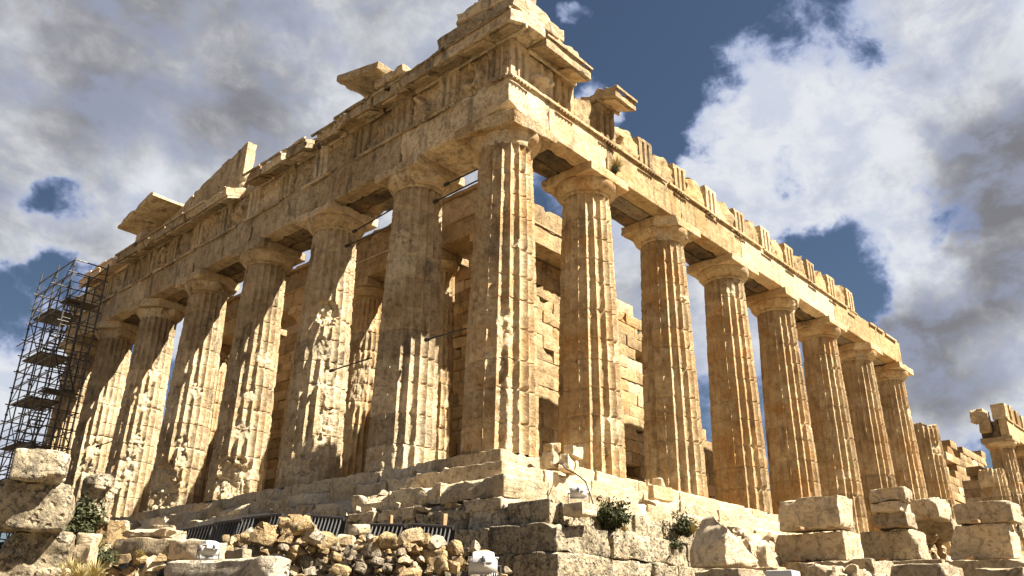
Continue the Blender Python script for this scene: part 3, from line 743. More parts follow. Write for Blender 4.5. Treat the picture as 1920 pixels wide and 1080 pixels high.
def masonry(x0, x1, y, topf, seed, thick=1.0, axis='x', hole=None, z0=.0, ch=.50, bl=1.22, mat=M_WALL, cell=.2, name='cella_wall'):
    out = []; z = z0; k = 0; rnd = random.Random(seed)
    while True:
        p = x0-(bl/2 if k % 2 else 0); any_ = False
        while p < x1:
            q = p+bl; a = max(p, x0); b = min(q, x1); c = (a+b)/2
            if b-a > .15 and z+ch <= topf(c)+.2:
                any_ = True
                if not (hole and hole(c, z+ch/2)):
                    j = rnd.uniform(-.03, .03)
                    d = (b-a-.006, thick, ch-.005) if axis == 'x' else (thick, b-a-.012, ch-.01)
                    ps = (c, y+thick/2+j, z+ch/2) if axis == 'x' else (y+thick/2+j, c, z+ch/2)
                    cp = rnd.choice([.02, .03, .16, .04])
                    out.append(stone(d, cell, .008, .01, cp, seed+len(out), pos=ps, thr=.2))
            p = q
        z += ch; k += 1
        if not any_ or z > 12.3: break
    return build(name, out, mat, temple)
def topS(c):
    if c < 9.4: return 9.6
    pts = [(9.4, 10.4), (11.6, 10.4), (12.2, 10.0), (13.4, 9.4), (14.2, 8.8), (15.5, 7.5), (17, 6.9), (18.4, 6.4), (19, 5.2), (22, 3.4), (26, 2.2), (34, 1.6)]
    return float(np.interp(c, [p[0] for p in pts], [p[1] for p in pts]))
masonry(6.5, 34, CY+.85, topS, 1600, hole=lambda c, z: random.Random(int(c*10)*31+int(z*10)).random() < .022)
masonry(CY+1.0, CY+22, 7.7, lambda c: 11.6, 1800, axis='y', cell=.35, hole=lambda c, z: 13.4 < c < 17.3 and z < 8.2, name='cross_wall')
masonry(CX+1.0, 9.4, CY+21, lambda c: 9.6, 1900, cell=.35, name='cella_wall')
# white new marble courses seen through the colonnade
masonry(15.2, 20.5, 6.8, lambda c: 7.7, 1950, axis='y', cell=.35, z0=3.2, mat=M_NEW, thick=.8, ch=.75, bl=1.7, name='restored_wall')
# ruined walls far down the cella
def topE(c): return float(np.interp(c, [53, 55, 56, 58, 60, 66], [8.2, 9.5, 10.6, 11.0, 11.2, 11.2]))+.5*math.sin(c*3.1)
masonry(53.5, 66, CY+.2, topE, 2000, cell=.5, ch=.6, bl=1.6, hole=lambda c, z: 56.6 < c < 58.6 and 3.2 < z < 5.6 or random.Random(int(c*7)*17+int(z*10)).random() < .07, name='east_wall')
masonry(50, 62, CY-2.6, lambda c: 7.6 if c > 52 else 6.4, 2100, cell=.5, ch=.6, bl=1.6, hole=lambda c, z: 54 < c < 56.4 and 2.2 < z < 5.0, name='east_wall')
# ------------------------------------------------------------------ loose blocks and everything that stands round the temple
def vsolve(B, py):
    lo, hi = 0.0, 8.0
    for _ in range(40):
        m = (lo+hi)/2
        if proj(B+np.array([0, 0, m]))[1] > py: lo = m
        else: hi = m
    return lo
def hsolve(B, d, px, sgn):
    lo, hi = 0.02, 12.0
    for _ in range(40):
        m = (lo+hi)/2
        x = proj(B+d*m)[0]
        if (x > px) == (sgn < 0): lo = m
        else: hi = m
    return lo
def block(name, label, cat, L, C, Rr, T, Bt, d, yaw=0.0, mat=None, seed=1, chip=.10, amp=.03, planes=(), lx=None, group=None, cell=.055, sink=0.0, r=.012, shape=None, fo=5, thr=-.02, tone=None):
    B = at(C, Bt, d); y = R(yaw)
    dL = np.array([-math.sin(y), math.cos(y), 0]); dR = np.array([math.cos(y), math.sin(y), 0])
    H = vsolve(B, T)+sink; B = B-np.array([0, 0, sink])
    ly = hsolve(B, dL, L, -1); lx = lx or hsolve(B, dR, Rr, 1)
    c = B+dL*ly/2+dR*lx/2
    if mat is not M_WHITE:
        q = random.Random(seed*7); planes = list(planes)
        for _ in range(3 if len(planes) < 2 else 1):
            n_ = np.array([q.choice([-1, 1])*q.uniform(.3, 1), q.choice([-1, 1])*q.uniform(.3, 1), q.uniform(-.2, 1)]); n_ /= np.linalg.norm(n_)
            ext = float(np.abs(n_)@np.array([lx/2, ly/2, H/2])); planes.append((*n_, ext-q.uniform(.10, .30)*min(lx, ly, H)))
    o = build(name, [stone((lx, ly, H), cell, r, amp, chip, seed, planes=planes, pos=(0, 0, H/2), shape=shape, fo=fo, thr=thr, tone=tone, freq=2.6)], mat or M_BLOCK, None, tuple(c), rz=y)
    return tag(o, label, cat, group)

G1 = 'fallen marble blocks beside the platform'
block('marble_block', 'bright triangular marble block with a pointed top beside the foundation wall', 'stone block', 1293, 1362, 1428, 955, 1060, 15.0, -12, seed=3001, planes=[(.55, -.7, .85, .18), (-.95, .1, .6, .34), (.2, 1, .5, .62)], chip=.05, group=G1, r=.04, amp=.02, tone=.8)
block('marble_block', 'rough lit marble block directly behind the triangular one', 'stone block', 1362, 1405, 1470, 985, 1045, 17.0, 5, seed=3002, chip=.2, amp=.07, planes=[(1, 0, 1, .55)], group=G1)
block('marble_block', 'small rough stone wedged between the triangular block and the left stack', 'stone block', 1422, 1440, 1468, 1022, 1062, 16.2, 20, seed=3003, chip=.15, amp=.06, group=G1)
block('marble_block', 'long marble block with a ragged right end, lower of the left stack', 'stone block', 1452, 1588, 1628, 994, 1050, 18.0, 0, seed=3004, chip=.09, lx=1.0, planes=[(1, -.2, .55, .55), (-.3, 1, .6, .84)], group=G1, tone=.1)
block('marble_block', 'squared marble block with a broken upper left corner, topmost of the left stack', 'stone block', 1462, 1578, 1606, 927, 988, 18.1, 2, seed=3005, chip=.06, planes=[(-.1, 1, .75, .82)], group=G1, lx=.9, tone=.2)
block('marble_block', 'rounded pale rock leaning behind the upper block of the left stack', 'stone block', 1578, 1598, 1632, 938, 1000, 18.9, 20, seed=3006, chip=.25, amp=.08, planes=[(1, -.5, .9, .3)], group=G1)
block('marble_block', 'broad marble block with streaked face and sloping right shoulder, base of the middle stack', 'stone block', 1620, 1728, 1746, 990, 1048, 20.0, 0, seed=3007, chip=.06, planes=[(.2, -1, .9, .70)], group=G1, lx=.8)
block('marble_block', 'ragged ochre rock behind the base of the middle stack', 'stone block', 1732, 1768, 1800, 998, 1052, 20.8, 15, seed=3008, chip=.3, amp=.12, group=G1, mat=M_SOUTH)
block('marble_block', 'dark rough slab second from the bottom of the middle stack', 'stone block', 1634, 1702, 1714, 958, 985, 20.2, 4, seed=3009, chip=.08, amp=.05, group=G1, lx=.9, tone=-1)
block('marble_block', 'thin squared slab third from the bottom of the middle stack', 'stone block', 1630, 1688, 1697, 938, 957, 20.2, 0, seed=3010, chip=.05, group=G1, lx=.8)
block('marble_block', 'wedge shaped slab tapering to the right, topmost of the middle stack', 'stone block', 1630, 1700, 1716, 911, 938, 20.2, 6, seed=3011, chip=.1, amp=.05, planes=[(.15, -1, 1.3, .42)], group=G1, lx=.8)
block('marble_block', 'pale squared block with rough lit end right of the middle stack top', 'stone block', 1692, 1762, 1792, 931, 970, 20.9, -3, seed=3012, chip=.09, group=G1)
block('marble_block', 'layered slab with a light band under the pale squared block', 'stone block', 1706, 1790, 1826, 972, 1005, 21.6, 0, seed=3013, chip=.12, amp=.05, planes=[(1, 0, 1.2, .7)], group=G1)
block('marble_block', 'big pale trapezoid block with sloping left side at the right edge', 'stone block', 1782, 1902, 1935, 980, 1046, 19.0, 0, seed=3014, chip=.05, planes=[(-.2, 1, .42, .62), (.2, -1, .55, .75)], group=G1, lx=.9)
block('marble_block', 'peaked marble slab like a low roof, lying on the big trapezoid block', 'stone block', 1792, 1902, 1918, 936, 976, 19.2, 0, seed=3015, chip=.04, planes=[(0, 1, 1.9, .46), (0, -1, 1.7, .50)], group=G1, lx=.9)
block('marble_block', 'grey rough block cut by the right edge of the photo', 'stone block', 1905, 1925, 1960, 952, 1010, 20.2, 0, seed=3016, chip=.15, amp=.06, group=G1, tone=-1)
G2 = 'low slabs in the near right foreground'
block('stone_slab', 'light slab with a rounded left edge under the triangular block', 'stone slab', 1298, 1400, 1410, 1064, 1092, 13.6, 3, seed=3020, chip=.06, group=G2, sink=.2, lx=1.0)
block('stone_slab', 'short ochre slab under the foot of the left stack', 'stone slab', 1396, 1462, 1480, 1062, 1090, 14.6, 0, seed=3021, chip=.1, group=G2, sink=.2, mat=M_SOUTH)
block('stone_slab', 'long grey slab carrying the left stack of blocks', 'stone slab', 1455, 1640, 1668, 1046, 1074, 16.9, 0, seed=3022, chip=.08, group=G2, sink=.3, tone=-.8, lx=1.4)
block('stone_slab', 'jagged pale slab in front of the long grey slab', 'stone slab', 1512, 1600, 1690, 1060, 1092, 14.5, 10, seed=3023, chip=.25, amp=.09, group=G2, sink=.2)
block('stone_slab', 'dark grey slab with sloping right end at the bottom right', 'stone slab', 1668, 1778, 1818, 1056, 1092, 14.6, 4, seed=3024, chip=.05, group=G2, sink=.2, tone=-1, planes=[(1, -.6, 1, .75)])
block('stone_slab', 'long low slab carrying the big trapezoid block', 'stone slab', 1770, 1930, 1960, 1046, 1072, 17.8, 0, seed=3025, chip=.07, group=G2, sink=.3, lx=1.3, tone=-.5)
block('stone_slab', 'grey slab in the bottom right corner of the photo', 'stone slab', 1826, 1925, 1960, 1062, 1095, 14.4, 0, seed=3026, chip=.06, group=G2, sink=.2, tone=-.7)
block('stone_slab', 'dusty slab under the middle stack of blocks', 'stone slab', 1640, 1770, 1800, 1048, 1074, 19.2, 0, seed=3027, chip=.08, group=G2, sink=.4, lx=1.6, tone=-.3)
b_ = block('metal_box', 'plain white metal box top at the bottom edge right of centre', 'box', 1438, 1488, 1504, 1068, 1100, 11.0, 8, seed=3028, chip=.0, amp=.001, mat=M_WHITE, r=.015)
# packing timbers between stacked blocks
def packer(px, py, d, seed, w=.28):
    P = at(px, py, d)
    o = build('packing_timber', [rot(stone((w, .16, .07), .08, .008, .006, .01, seed))], M_WOOD, None, tuple(P))
    tag(o, 'small timber packer in the dark gap between stacked marble blocks', 'timber', 'timber packers between stacked blocks')
for i, (px, py, d) in enumerate([(1500, 991, 18.4), (1560, 990, 18.4), (1500, 1050, 18.3), (1570, 1050, 18.3), (1650, 987, 20.4), (1690, 986, 20.4), (1660, 1049, 20.3), (1715, 1049, 20.3), (1740, 971, 21.2), (1830, 978, 19.5), (1880, 978, 19.5), (1820, 1047, 19.3), (1880, 1047, 19.3)]):
    packer(px, py, d, 3100+i)

# broken pieces lying on the platform by the second column
G3 = 'broken marble pieces lying on the platform edge'
for i, (L, C, Rr, T, Bt, d, yw, lab) in enumerate([
    (1012, 1040, 1056, 842, 872, 18.95, 10, 'angular marble lump against the corner column, left piece of the heap'),
    (1016, 1034, 1052, 828, 843, 19.1, -15, 'small wedge of marble on top of the heap beside the corner column'),
    (1046, 1068, 1088, 846, 874, 18.8, 25, 'rough pale rock, front piece of the heap by the second column'),
    (1052, 1076, 1094, 832, 850, 19.1, 10, 'knobbly pale rock, upper right piece of the heap by the second column'),
    (1222, 1240, 1250, 896, 916, 21.9, 10, 'ribbed slice of marble leaning at the foot of the third column'),
    (1206, 1216, 1222, 897, 908, 21.7, 0, 'small upright chip of marble left of the ribbed slice'),
    (1216, 1226, 1262, 908, 930, 21.0, -5, 'short squared marble block sitting on the steps below the ribbed slice')]):
    block('marble_fragment', lab, 'stone', L, C, Rr, T, Bt, d, yw, mat=M_SOUTH, seed=3200+i, chip=.07 if i < 6 else .03, amp=.03, cell=.05, group=G3, sink=.06, planes=[(.4, -.3, 1, .16)] if i in (0, 4) else ())
# poros pier on the left
G4 = 'pitted stone blocks of the pier on the left'
block('pier_block', 'sunlit pitted block with a square socket, topmost of the left pier', 'stone block', 12, 118, 126, 846, 905, 10.0, 62, mat=M_POROS, seed=3301, chip=.10, amp=.03, group=G4, lx=.5, r=.05, cell=.045, sink=.0, planes=[(0, 1, 1.1, .52)])
block('pier_block', 'dark lichened block in the middle of the left pier', 'stone block', -40, 119, 127, 903, 998, 10.0, 62, mat=M_POROS, seed=3302, chip=.08, amp=.045, group=G4, lx=.55, r=.05, cell=.045)
block('pier_block', 'big dark block with a hole at the bottom of the left pier', 'stone block', -40, 112, 122, 996, 1120, 9.9, 62, mat=M_POROS, seed=3303, chip=.10, amp=.06, group=G4, lx=.55, r=.05, cell=.045, sink=.3)
block('pier_block', 'rounded pitted block standing just right of the left pier', 'stone block', 112, 185, 199, 886, 985, 11.6, 45, mat=M_POROS, seed=3304, chip=.22, amp=.06, group=G4, r=.18, cell=.05, lx=.8, planes=[(0.3, -.8, .9, .62)])
block('pier_block', 'ochre block below the rounded pitted block', 'stone block', 112, 190, 212, 975, 1100, 11.9, 40, mat=M_RUBBLE, seed=3305, chip=.2, amp=.06, group=G4, sink=.4)
block('pier_block', 'low rounded stone at the foot of the left pier', 'stone block', 30, 100, 122, 1062, 1110, 8.6, 45, mat=M_POROS, seed=3306, chip=.2, amp=.05, group=G4, sink=.3, r=.1)
G5 = 'marble slabs stacked on the left'
for i, (L, C, Rr, T, Bt, d, yw, lab) in enumerate([
    (122, 158, 174, 998, 1090, 9.6, 50, 'upright marble stone with a broken top beside the left pier'),
    (206, 316, 330, 1008, 1042, 11.4, 32, 'long pale slab with a broken end, lower of the two long slabs'),
    (214, 310, 326, 988, 1012, 11.7, 34, 'long pale slab resting on the lower long slab'),
    (272, 322, 330, 984, 1000, 12.4, 36, 'narrow slab behind the end of the upper long slab'),
    (310, 385, 400, 1012, 1048, 11.2, 30, 'ribbed marble slab end beside the small white floodlight'),
    (180, 214, 226, 985, 1018, 12.3, 45, 'yellowish slab tilted behind the long pale slabs'),
    (186, 204, 212, 1014, 1042, 11.6, 45, 'small squared stone under the left end of the long slabs'),
    (208, 236, 244, 975, 1000, 13.0, 50, 'white pointed stone above the long pale slabs')]):
    block('marble_slab', lab, 'stone slab', L, C, Rr, T, Bt, d, yw, seed=3400+i, chip=.09, amp=.03, cell=.05, group=G5, mat=M_BLOCK, lx=.55 if i in (1, 2, 4) else None, planes=[(0, .6, 1, .16)] if i in (2, 7) else ())
block('stone_slab', 'wide grey pitted slab lying across the bottom edge left of centre', 'stone slab', 285, 500, 540, 1042, 1095, 8.0, 15, mat=M_RUBBLEG, seed=3420, chip=.05, amp=.02, group='low slabs in the near foreground left', sink=.3, cell=.05, tone=1.0)
block('stone_slab', 'squared grey stone at the bottom left of the rubble heap', 'stone slab', 412, 452, 470, 1028, 1058, 12.2, 0, mat=M_BLOCK, seed=3421, chip=.05, amp=.02, group='low slabs in the near foreground left', cell=.05, tone=-.8)

# dry rubble heap: every stone its own object
def cont(x): return float(np.interp(x, [405, 430, 470, 500, 530, 575, 590, 640, 700, 760, 800, 850, 900, 935, 950], [1000, 990, 984, 976, 966, 964, 985, 986, 992, 988, 998, 1008, 1008, 1035, 1060]))
rr = random.Random(77); cnt = 0
def rubble(px, py, d, sz, mat, grp, lab, seed):
    P = at(px, py, d)
    dims = (sz*rr.uniform(.9, 1.5), sz*rr.uniform(.8, 1.4), sz*rr.uniform(.48, .85))
    pl = [(rr.uniform(-1, 1), rr.uniform(-1, 1), rr.uniform(-.2, 1), rr.uniform(.26, .46)*sz) for _ in range(9)]
    part = rot(stone(dims, sz*.11, sz*.06, sz*.07, sz*.22, seed, planes=pl, freq=2.2/sz*.5, fo=4), rr.uniform(0, 3), rr.uniform(-.3, .3), rr.uniform(-.3, .3), (0, 0, sz*.3))
    o = build('rubble_stone', [part], mat, None, (P[0], P[1], P[2]-sz*.3), sharp=35)
    return tag(o, lab, 'stone', grp)
for layer in (0, 1):
    py = 1104; row = 0
    while py > 955:
        px = 405+rr.uniform(0, 20)
        while px < 945:
            s = rr.choice([.15, .20, .25, .38]) if row % 2 else rr.choice([.14, .19, .24, .32])
            step = s*1.12*1554/13.3
            c = px+step/2
            if py > cont(c)+8+layer*4 and not (layer and c > 900):
                warm = (rr.random() < (.85 if py < 1015 else .5))
                rubble(c, py+rr.uniform(-4, 4), 13.1+row*.10+layer*.42, s, M_RUBBLE if warm else M_RUBBLEG, 'rubble stones heaped in the foreground centre', 'rough stone in the rubble heap below the corner of the platform', 4000+cnt); cnt += 1
            px += step
        py -= 18.5; row += 1
for i, (px, py, s, m, lab) in enumerate([(532, 980, .30, M_RUBBLE, 'rust brown rock on the summit of the rubble heap'), (566, 983, .42, M_RUBBLE, 'large yellow rock on the summit of the rubble heap'), (586, 1002, .36, M_RUBBLEG, 'smooth grey rock leaning on the yellow summit rock'),
                                 (517, 1050, .34, M_BLOCK, 'upright pale squared stone in the left part of the rubble heap'), (670, 992, .26, M_BLOCK, 'white angular stone on the middle of the rubble heap'), (770, 1004, .34, M_RUBBLE, 'broad brown rock at the top of the heap right of its middle')]):
    o = rubble(px, py, 13.0, s, m, None, lab, 4500+i); o['group'] = 'rubble stones heaped in the foreground centre'
for i, (px, py, s) in enumerate([(205, 1052, .20), (232, 1048, .22), (262, 1050, .18), (285, 1058, .24), (215, 1072, .24), (246, 1070, .26), (275, 1078, .24), (190, 1085, .26), (225, 1095, .28), (262, 1098, .28), (300, 1045, .16), (175, 1060, .2), (186, 1030, .18)]):
    rubble(px, py, 11.2, s, M_RUBBLE if i % 3 else M_BLOCK, 'small stones under the long pale slabs', 'small stone packed under the long pale slabs on the left', 4600+i)
for i in range(16):
    px = rr.uniform(1290, 1900); rubble(px, 1078+rr.uniform(-8, 10), 14.6+rr.uniform(0, 4), rr.uniform(.15, .3), M_BLOCK, 'small stones between the slabs on the right', 'small pale stone lying between the slabs on the right', 4650+i)

G7 = 'chips of marble lying on the west steps'
rc = random.Random(9)
for i in range(26):
    k = rc.choice([0, 1, 1, 2, 2]); y = rc.uniform(0, 11); sz = rc.uniform(.10, .26)
    P = np.array([-1.01-.70*k-rc.uniform(-.1, .45) if k else -1.01+rc.uniform(.0, .15), y, -.465*(k+1 if k < 2 else 3)+.0]) if k else np.array([-1.45, y, -.465])
    dims = (sz*rc.uniform(.8, 1.6), sz*rc.uniform(.8, 1.8), sz*rc.uniform(.5, .9))
    pl = [(rc.uniform(-1, 1), rc.uniform(-1, 1), rc.uniform(-.2, 1), rc.uniform(.26, .42)*sz) for _ in range(7)]
    o = build('marble_chip', [rot(stone(dims, sz*.14, sz*.05, sz*.06, sz*.2, 5200+i, planes=pl), rc.uniform(0, 3), rc.uniform(-.3, .3), 0, (0, 0, dims[2]*.42))], M_BLOCK, None, tuple(P), sharp=30)
    tag(o, 'small chip of marble lying on the worn west steps', 'stone', G7)
# ribbed dark panels behind the rubble
G6 = 'ribbed dark panels along the west steps'
for i, (xl, yl, xr, yr, hp, lab) in enumerate([
    (338, 996, 404, 984, 46, 'leftmost dark ribbed panel, beside the small floodlight'),
    (404, 982, 455, 975, 60, 'dark ribbed panel in front of the broken column foot, second from the left'),
    (456, 973, 530, 965, 40, 'dark ribbed panel with a heavy top rail left of the rubble summit'),
    (578, 968, 645, 973, 34, 'light ribbed panel just right of the rubble summit'),
    (682, 985, 760, 986, 26, 'low ribbed panel behind the middle of the rubble heap'),
    (772, 985, 850, 990, 34, 'light ribbed panel at the right end of the row')]):
    A = at(xl, yl, 17.6-.55*i); Bp = at(xr, yr, 17.2-.55*i); H = hp/1554*17
    mid = (A+Bp)/2; t = empty('ribbed_panel', (mid[0], mid[1], mid[2]-H), lab, 'panel', G6)
    dv = Bp-A; Ln = np.linalg.norm(dv); u = dv/Ln; nrm = np.array([u[1], -u[0], 0]); nrm /= np.linalg.norm(nrm)
    if nrm@(CP-mid) < 0: nrm = -nrm
    loc = lambda P: P-np.array([mid[0], mid[1], mid[2]-H])
    build('rail', [tube(loc(A), loc(Bp), .04, 8)], M_IRON, t)
    build('rail', [tube(loc(A-np.array([0, 0, H])+nrm*.12), loc(Bp-np.array([0, 0, H])+nrm*.12), .035, 8)], M_IRON, t)
    bk = box((Ln, .03, H)); a = math.atan2(u[1], u[0]); tl = math.atan2(u[2], math.hypot(u[0], u[1]))
    bk = rot(bk, a, 0, -tl, (0, 0, 0)); build('backing', [(bk[0]+loc(mid-np.array([0, 0, H/2])-nrm*.06), bk[1], bk[2], bk[3])], M_IRON, t)
    ns = max(6, int(Ln/.085))
    for k in range(ns):
        q = A+dv*(k+.5)/ns
        if i in (1, 2) and 3 < k < ns-3 and i == 2: continue
        build('slat', [tube(loc(q+nrm*.03-np.array([0, 0, .02])), loc(q+nrm*.15-np.array([0, 0, H])), .017, 5)], M_SLAT if i in (3, 5) or k < 4 else M_STEEL, t)
for i, (px, y0, y1, lab) in enumerate([(731, 965, 988, 'light wooden stake, left of the two by the ribbed panels'), (832, 962, 990, 'brown wooden stake, right of the two by the ribbed panels')]):
    A = at(px+(3 if i == 0 else 0), y0, 15.8); Bp = at(px, y1+8, 15.75)
    o = build('wooden_stake', [stone((.07 if i == 0 else .1, .07, float(A[2]-Bp[2])), .1, .006, .004, .01, 4700+i, pos=(0, 0, float(A[2]-Bp[2])/2))], M_WOOD, None, tuple(Bp)); tag(o, lab, 'stake')

# floodlights seen from behind
def floodlight(px, py, d, wd, yaw, lab, stand=.3):
    P = at(px, py, d); s = wd
    t = empty('floodlight', tuple(P), lab, 'floodlight', 'white floodlights aimed at the temple', rz=yaw)
    # local: -y towards the viewer, z up; origin at bottom centre of the housing
    def taper(w0, w1, d0, d1, z0, z1, y0=0, y1=0):
        V = np.array([(-w0, -d0+y0, z0), (w0, -d0+y0, z0), (w0, d0+y0, z0), (-w0, d0+y0, z0), (-w1, -d1+y1, z1), (w1, -d1+y1, z1), (w1, d1+y1, z1), (-w1, d1+y1, z1)])
        return V, np.array([(3, 2, 1, 0), (4, 5, 6, 7), (0, 1, 5, 4), (1, 2, 6, 5), (2, 3, 7, 6), (3, 0, 4, 7)]), 0.0, 0.0
    hs = build('housing', [taper(.50*s, .47*s, .10*s, .30*s, .16*s, .66*s), taper(.52*s, .52*s, .32*s, .32*s, .66*s, .70*s)], M_WHITE, t, smooth=False)
    n = 13
    build('cooling_fins', [box((.022*s, .16*s, .24*s), ((k-(n-1)/2)*.078*s, -.08*s, .08*s)) for k in range(n)], M_WHITE, t, smooth=False)
    # domed lamp cover: half a drum lying across
    nn = 24; Vd = []; Fd = []
    prof = [(-.38, .20), (-.36, .30), (-.20, .34), (.20, .34), (.36, .30), (.38, .20)]
    for k in range(nn+1):
        a = PI*k/nn
        for (xx, rr_) in prof: Vd.append((xx*s, -.12*s-math.cos(a)*rr_*s*.95, .52*s+math.sin(a)*rr_*s*1.15))
    m_ = len(prof)
    for k in range(nn):
        for j in range(m_-1): Fd.append((k*m_+j, k*m_+j+1, (k+1)*m_+j+1, (k+1)*m_+j))
    for side, j in ((0, 0), (1, m_-1)):
        c_ = len(Vd); Vd.append(((-.38 if side == 0 else .38)*s, -.12*s, .52*s))
        for k in range(nn): Fd.append((k*m_+j, (k+1)*m_+j, c_, c_))
    dm = build('lamp_cover', [(np.array(Vd), np.array(Fd), 0.0, 0.0)], M_WHITE, t)
    build('latch', [box((.13*s, .05*s, .20*s), (0, -.46*s, .62*s)), box((.20*s, .03*s, .04*s), (0, -.47*s, .50*s))], M_LENS, dm, smooth=False)
    build('bracket', polytube([(-.60*s, -.02*s, .45*s), (-.60*s, -.02*s, -.14*s), (.60*s, -.02*s, -.14*s), (.60*s, -.02*s, .45*s)], .028*s, 8)+[tube((0, 0, -.14*s), (0, 0, -.14*s-stand), .035*s, 8), tube((-.60*s, -.02*s, .43*s), (-.47*s, -.02*s, .43*s), .03*s), tube((.47*s, -.02*s, .43*s), (.60*s, -.02*s, .43*s), .03*s)], M_STEEL, t)
    return t
FY = YAW-PI/2
floodlight(905, 1086, 9.6, .34, FY+.05, 'large white floodlight at the bottom centre right of the rubble heap', .8)
floodlight(1085, 940, 15.6, .33, FY-.1, 'small white floodlight on a bracket below the corner of the steps', .28)
floodlight(388, 1050, 11.0, .27, FY+.9, 'white floodlight half hidden behind the ribbed marble slab on the left', .5)
o = build('cement_pad', [stone((.45, .45, .22), .1, .01, .008, .03, 4800, pos=(0, 0, .11))], M_BLOCK, None, tuple(at(1088, 968, 15.4))); tag(o, 'pale squared pad under the small floodlight by the corner', 'pad')
cps = [(1052, 868, 18.2), (1062, 880, 17.7), (1082, 890, 17.0), (1098, 903, 16.4), (1106, 925, 16.0), (1114, 950, 15.6), (1117, 968, 15.5)]
pts = [at(*c) for c in cps]; base = pts[-1]
cpd = []
for i in range(len(pts)-1):
    for k in range(4): cpd.append(pts[i]*(1-k/4)+pts[i+1]*k/4)
cpd.append(pts[-1])
o = build('power_cable', polytube([p-base for p in cpd], .014, 6), M_RUBBER, None, tuple(base)); tag(o, 'black cable hanging over the steps beside the small floodlight', 'cable')

# steel tie rods between the west columns
def rod(p, q, lab, r=.028):
    p = np.array(p); q = np.array(q); t = empty('tie_rod', tuple(p), lab, 'tie rod', 'steel tie rods between the west columns')
    d = (q-p)/np.linalg.norm(q-p)
    build('bar', [tube((0, 0, 0), q-p, r, 8)], M_IRON, t)
    build('clamp', [tube(-d*.05, d*.09, r*2.3, 10), tube(d*.09, d*.14, r*1.6, 8)], M_IRON, t)
XR = -.55
for (a, b, lab) in [((800, 637), (874, 616), 'tie rod running from the second column to the corner column'),
                    ((621, 695), (697, 671), 'tie rod running from the third column to the second column'),
                    ((650, 461), (748, 418), 'upper tie rod between third and second column, the lower of its pair'),
                    ((664, 434), (742, 388), 'upper tie rod between third and second column, the higher of its pair'),
                    ((816, 378), (902, 335), 'upper tie rod between second and corner column, the lower of its pair'),
                    ((836, 346), (906, 312), 'upper tie rod between second and corner column, the higher of its pair'),
                    ((182, 837), (214, 826), 'tie rod with a thick bracket on the seventh column near the scaffolding')]:
    x = -.15 if a[1] < 500 else -.35
    if a[0] < 300: x = -.8
    rod(on(a[0], a[1], 0, x), on(b[0], b[1], 0, x), lab, .024)

# scaffolding at the far end of the west front
sx0, sx1, sy0 = -3.35, -1.95, 22.7
zb, ztp = -1.8, 10.7
scaf = empty('scaffolding', ((sx0+sx1)/2, 25, zb), 'tall steel scaffolding tower with stairs and platforms around the far column of the west front', 'scaffolding')
so = np.array([(sx0+sx1)/2, 25, zb])
def sp(name, lst, mat=M_STEEL):
    return build(name, [(q[0]-so, q[1], q[2], q[3]) for q in lst], mat, scaf)
YSs = [22.7, 24.7, 26.8]
for y in (23.7, 25.75):
    for x in (sx0, sx1): sp('pole', [tube((x, y, zb), (x, y, ztp-.4), .03, 8)])
rs = random.Random(5)
for y in YSs:
    for x in (sx0, sx1):
        top = ztp+.3+(rs.uniform(-.2, .5) if (x, y) != (sx0, 22.7) else 0)
        cl = [tube((x, y, zb), (x, y, top), .035, 8)]
        for z in np.arange(zb+.5, top, 1.0): cl.append(tube((x, y, z-.04), (x, y, z+.04), .06, 8))
        sp('pole', cl)
for x in (-2.65,):
    for y in (22.7, 26.8): sp('pole', [tube((x, y, zb), (x, y, ztp-.3), .028, 8)])
zz = np.arange(zb+.9, ztp+.2, .75)
for k, z in enumerate(zz):
    for x in (sx0, sx1):
        sp('ledger', [tube((x, YSs[0]-.15, z), (x, YSs[-1]+.15+(.9 if (k % 5 == 2 and x == sx0) else 0), z), .028, 6)])
    for y in YSs: sp('transom', [tube((sx0-.15, y, z+.05), (sx1+.15, y, z+.05), .028, 6)])
for k, z in enumerate(np.arange(zb+1.9, ztp+.2, 1.0)):
    for q in (.33, .66): sp('guard_rail', [tube((sx0, YSs[0], z+q-.5), (sx0, YSs[-1], z+q-.5), .018, 6), tube((sx0, YSs[0], z+q-.45), (sx1, YSs[0], z+q-.45), .018, 6)])
lv = np.arange(zb+.9, ztp-.4, 2.0)
for k, z in enumerate(lv):
    for j in range(3): sp('platform', [box((.42, YSs[2]-YSs[1]+.1, .05), (sx0+.3+j*.45, (YSs[1]+YSs[2])/2, z+.10))], M_PLANK)
    if k % 2: sp('platform', [box((1.3, .9, .05), ((sx0+sx1)/2, YSs[0]+.45, z+.10))], M_PLANK)
    # stair flight with treads
    if k < len(lv)-1:
        x_ = -2.35 if k % 2 else -2.95
        ya, yb_ = (YSs[0]+.2, YSs[1]) if k % 2 else (YSs[1], YSs[0]+.2)
        f = [tube((x_-.25, ya, z+.1), (x_-.25, yb_, z+2.1), .03, 6), tube((x_+.25, ya, z+.1), (x_+.25, yb_, z+2.1), .03, 6), tube((x_+.25, ya, z+1.0), (x_+.25, yb_, z+3.0), .018, 6)]
        for i in range(8):
            tt = (i+.5)/8; f.append(box((.5, .2, .03), (x_, ya+(yb_-ya)*tt, z+.1+2*tt)))
        sp('stair', f, M_STEEL)
    sgn = k % 2
    sp('brace', [tube((sx0, YSs[sgn], z), (sx0, YSs[1-sgn] if sgn else YSs[1], z+2), .022, 6), tube((sx0, YSs[1+sgn] if sgn < 1 else YSs[2], z), (sx0, YSs[2] if sgn < 1 else YSs[1], z+2), .022, 6)])
    sp('brace', [tube((sx0 if sgn else sx1, YSs[0], z), (sx1 if sgn else sx0, YSs[0], z+2), .022, 6)])
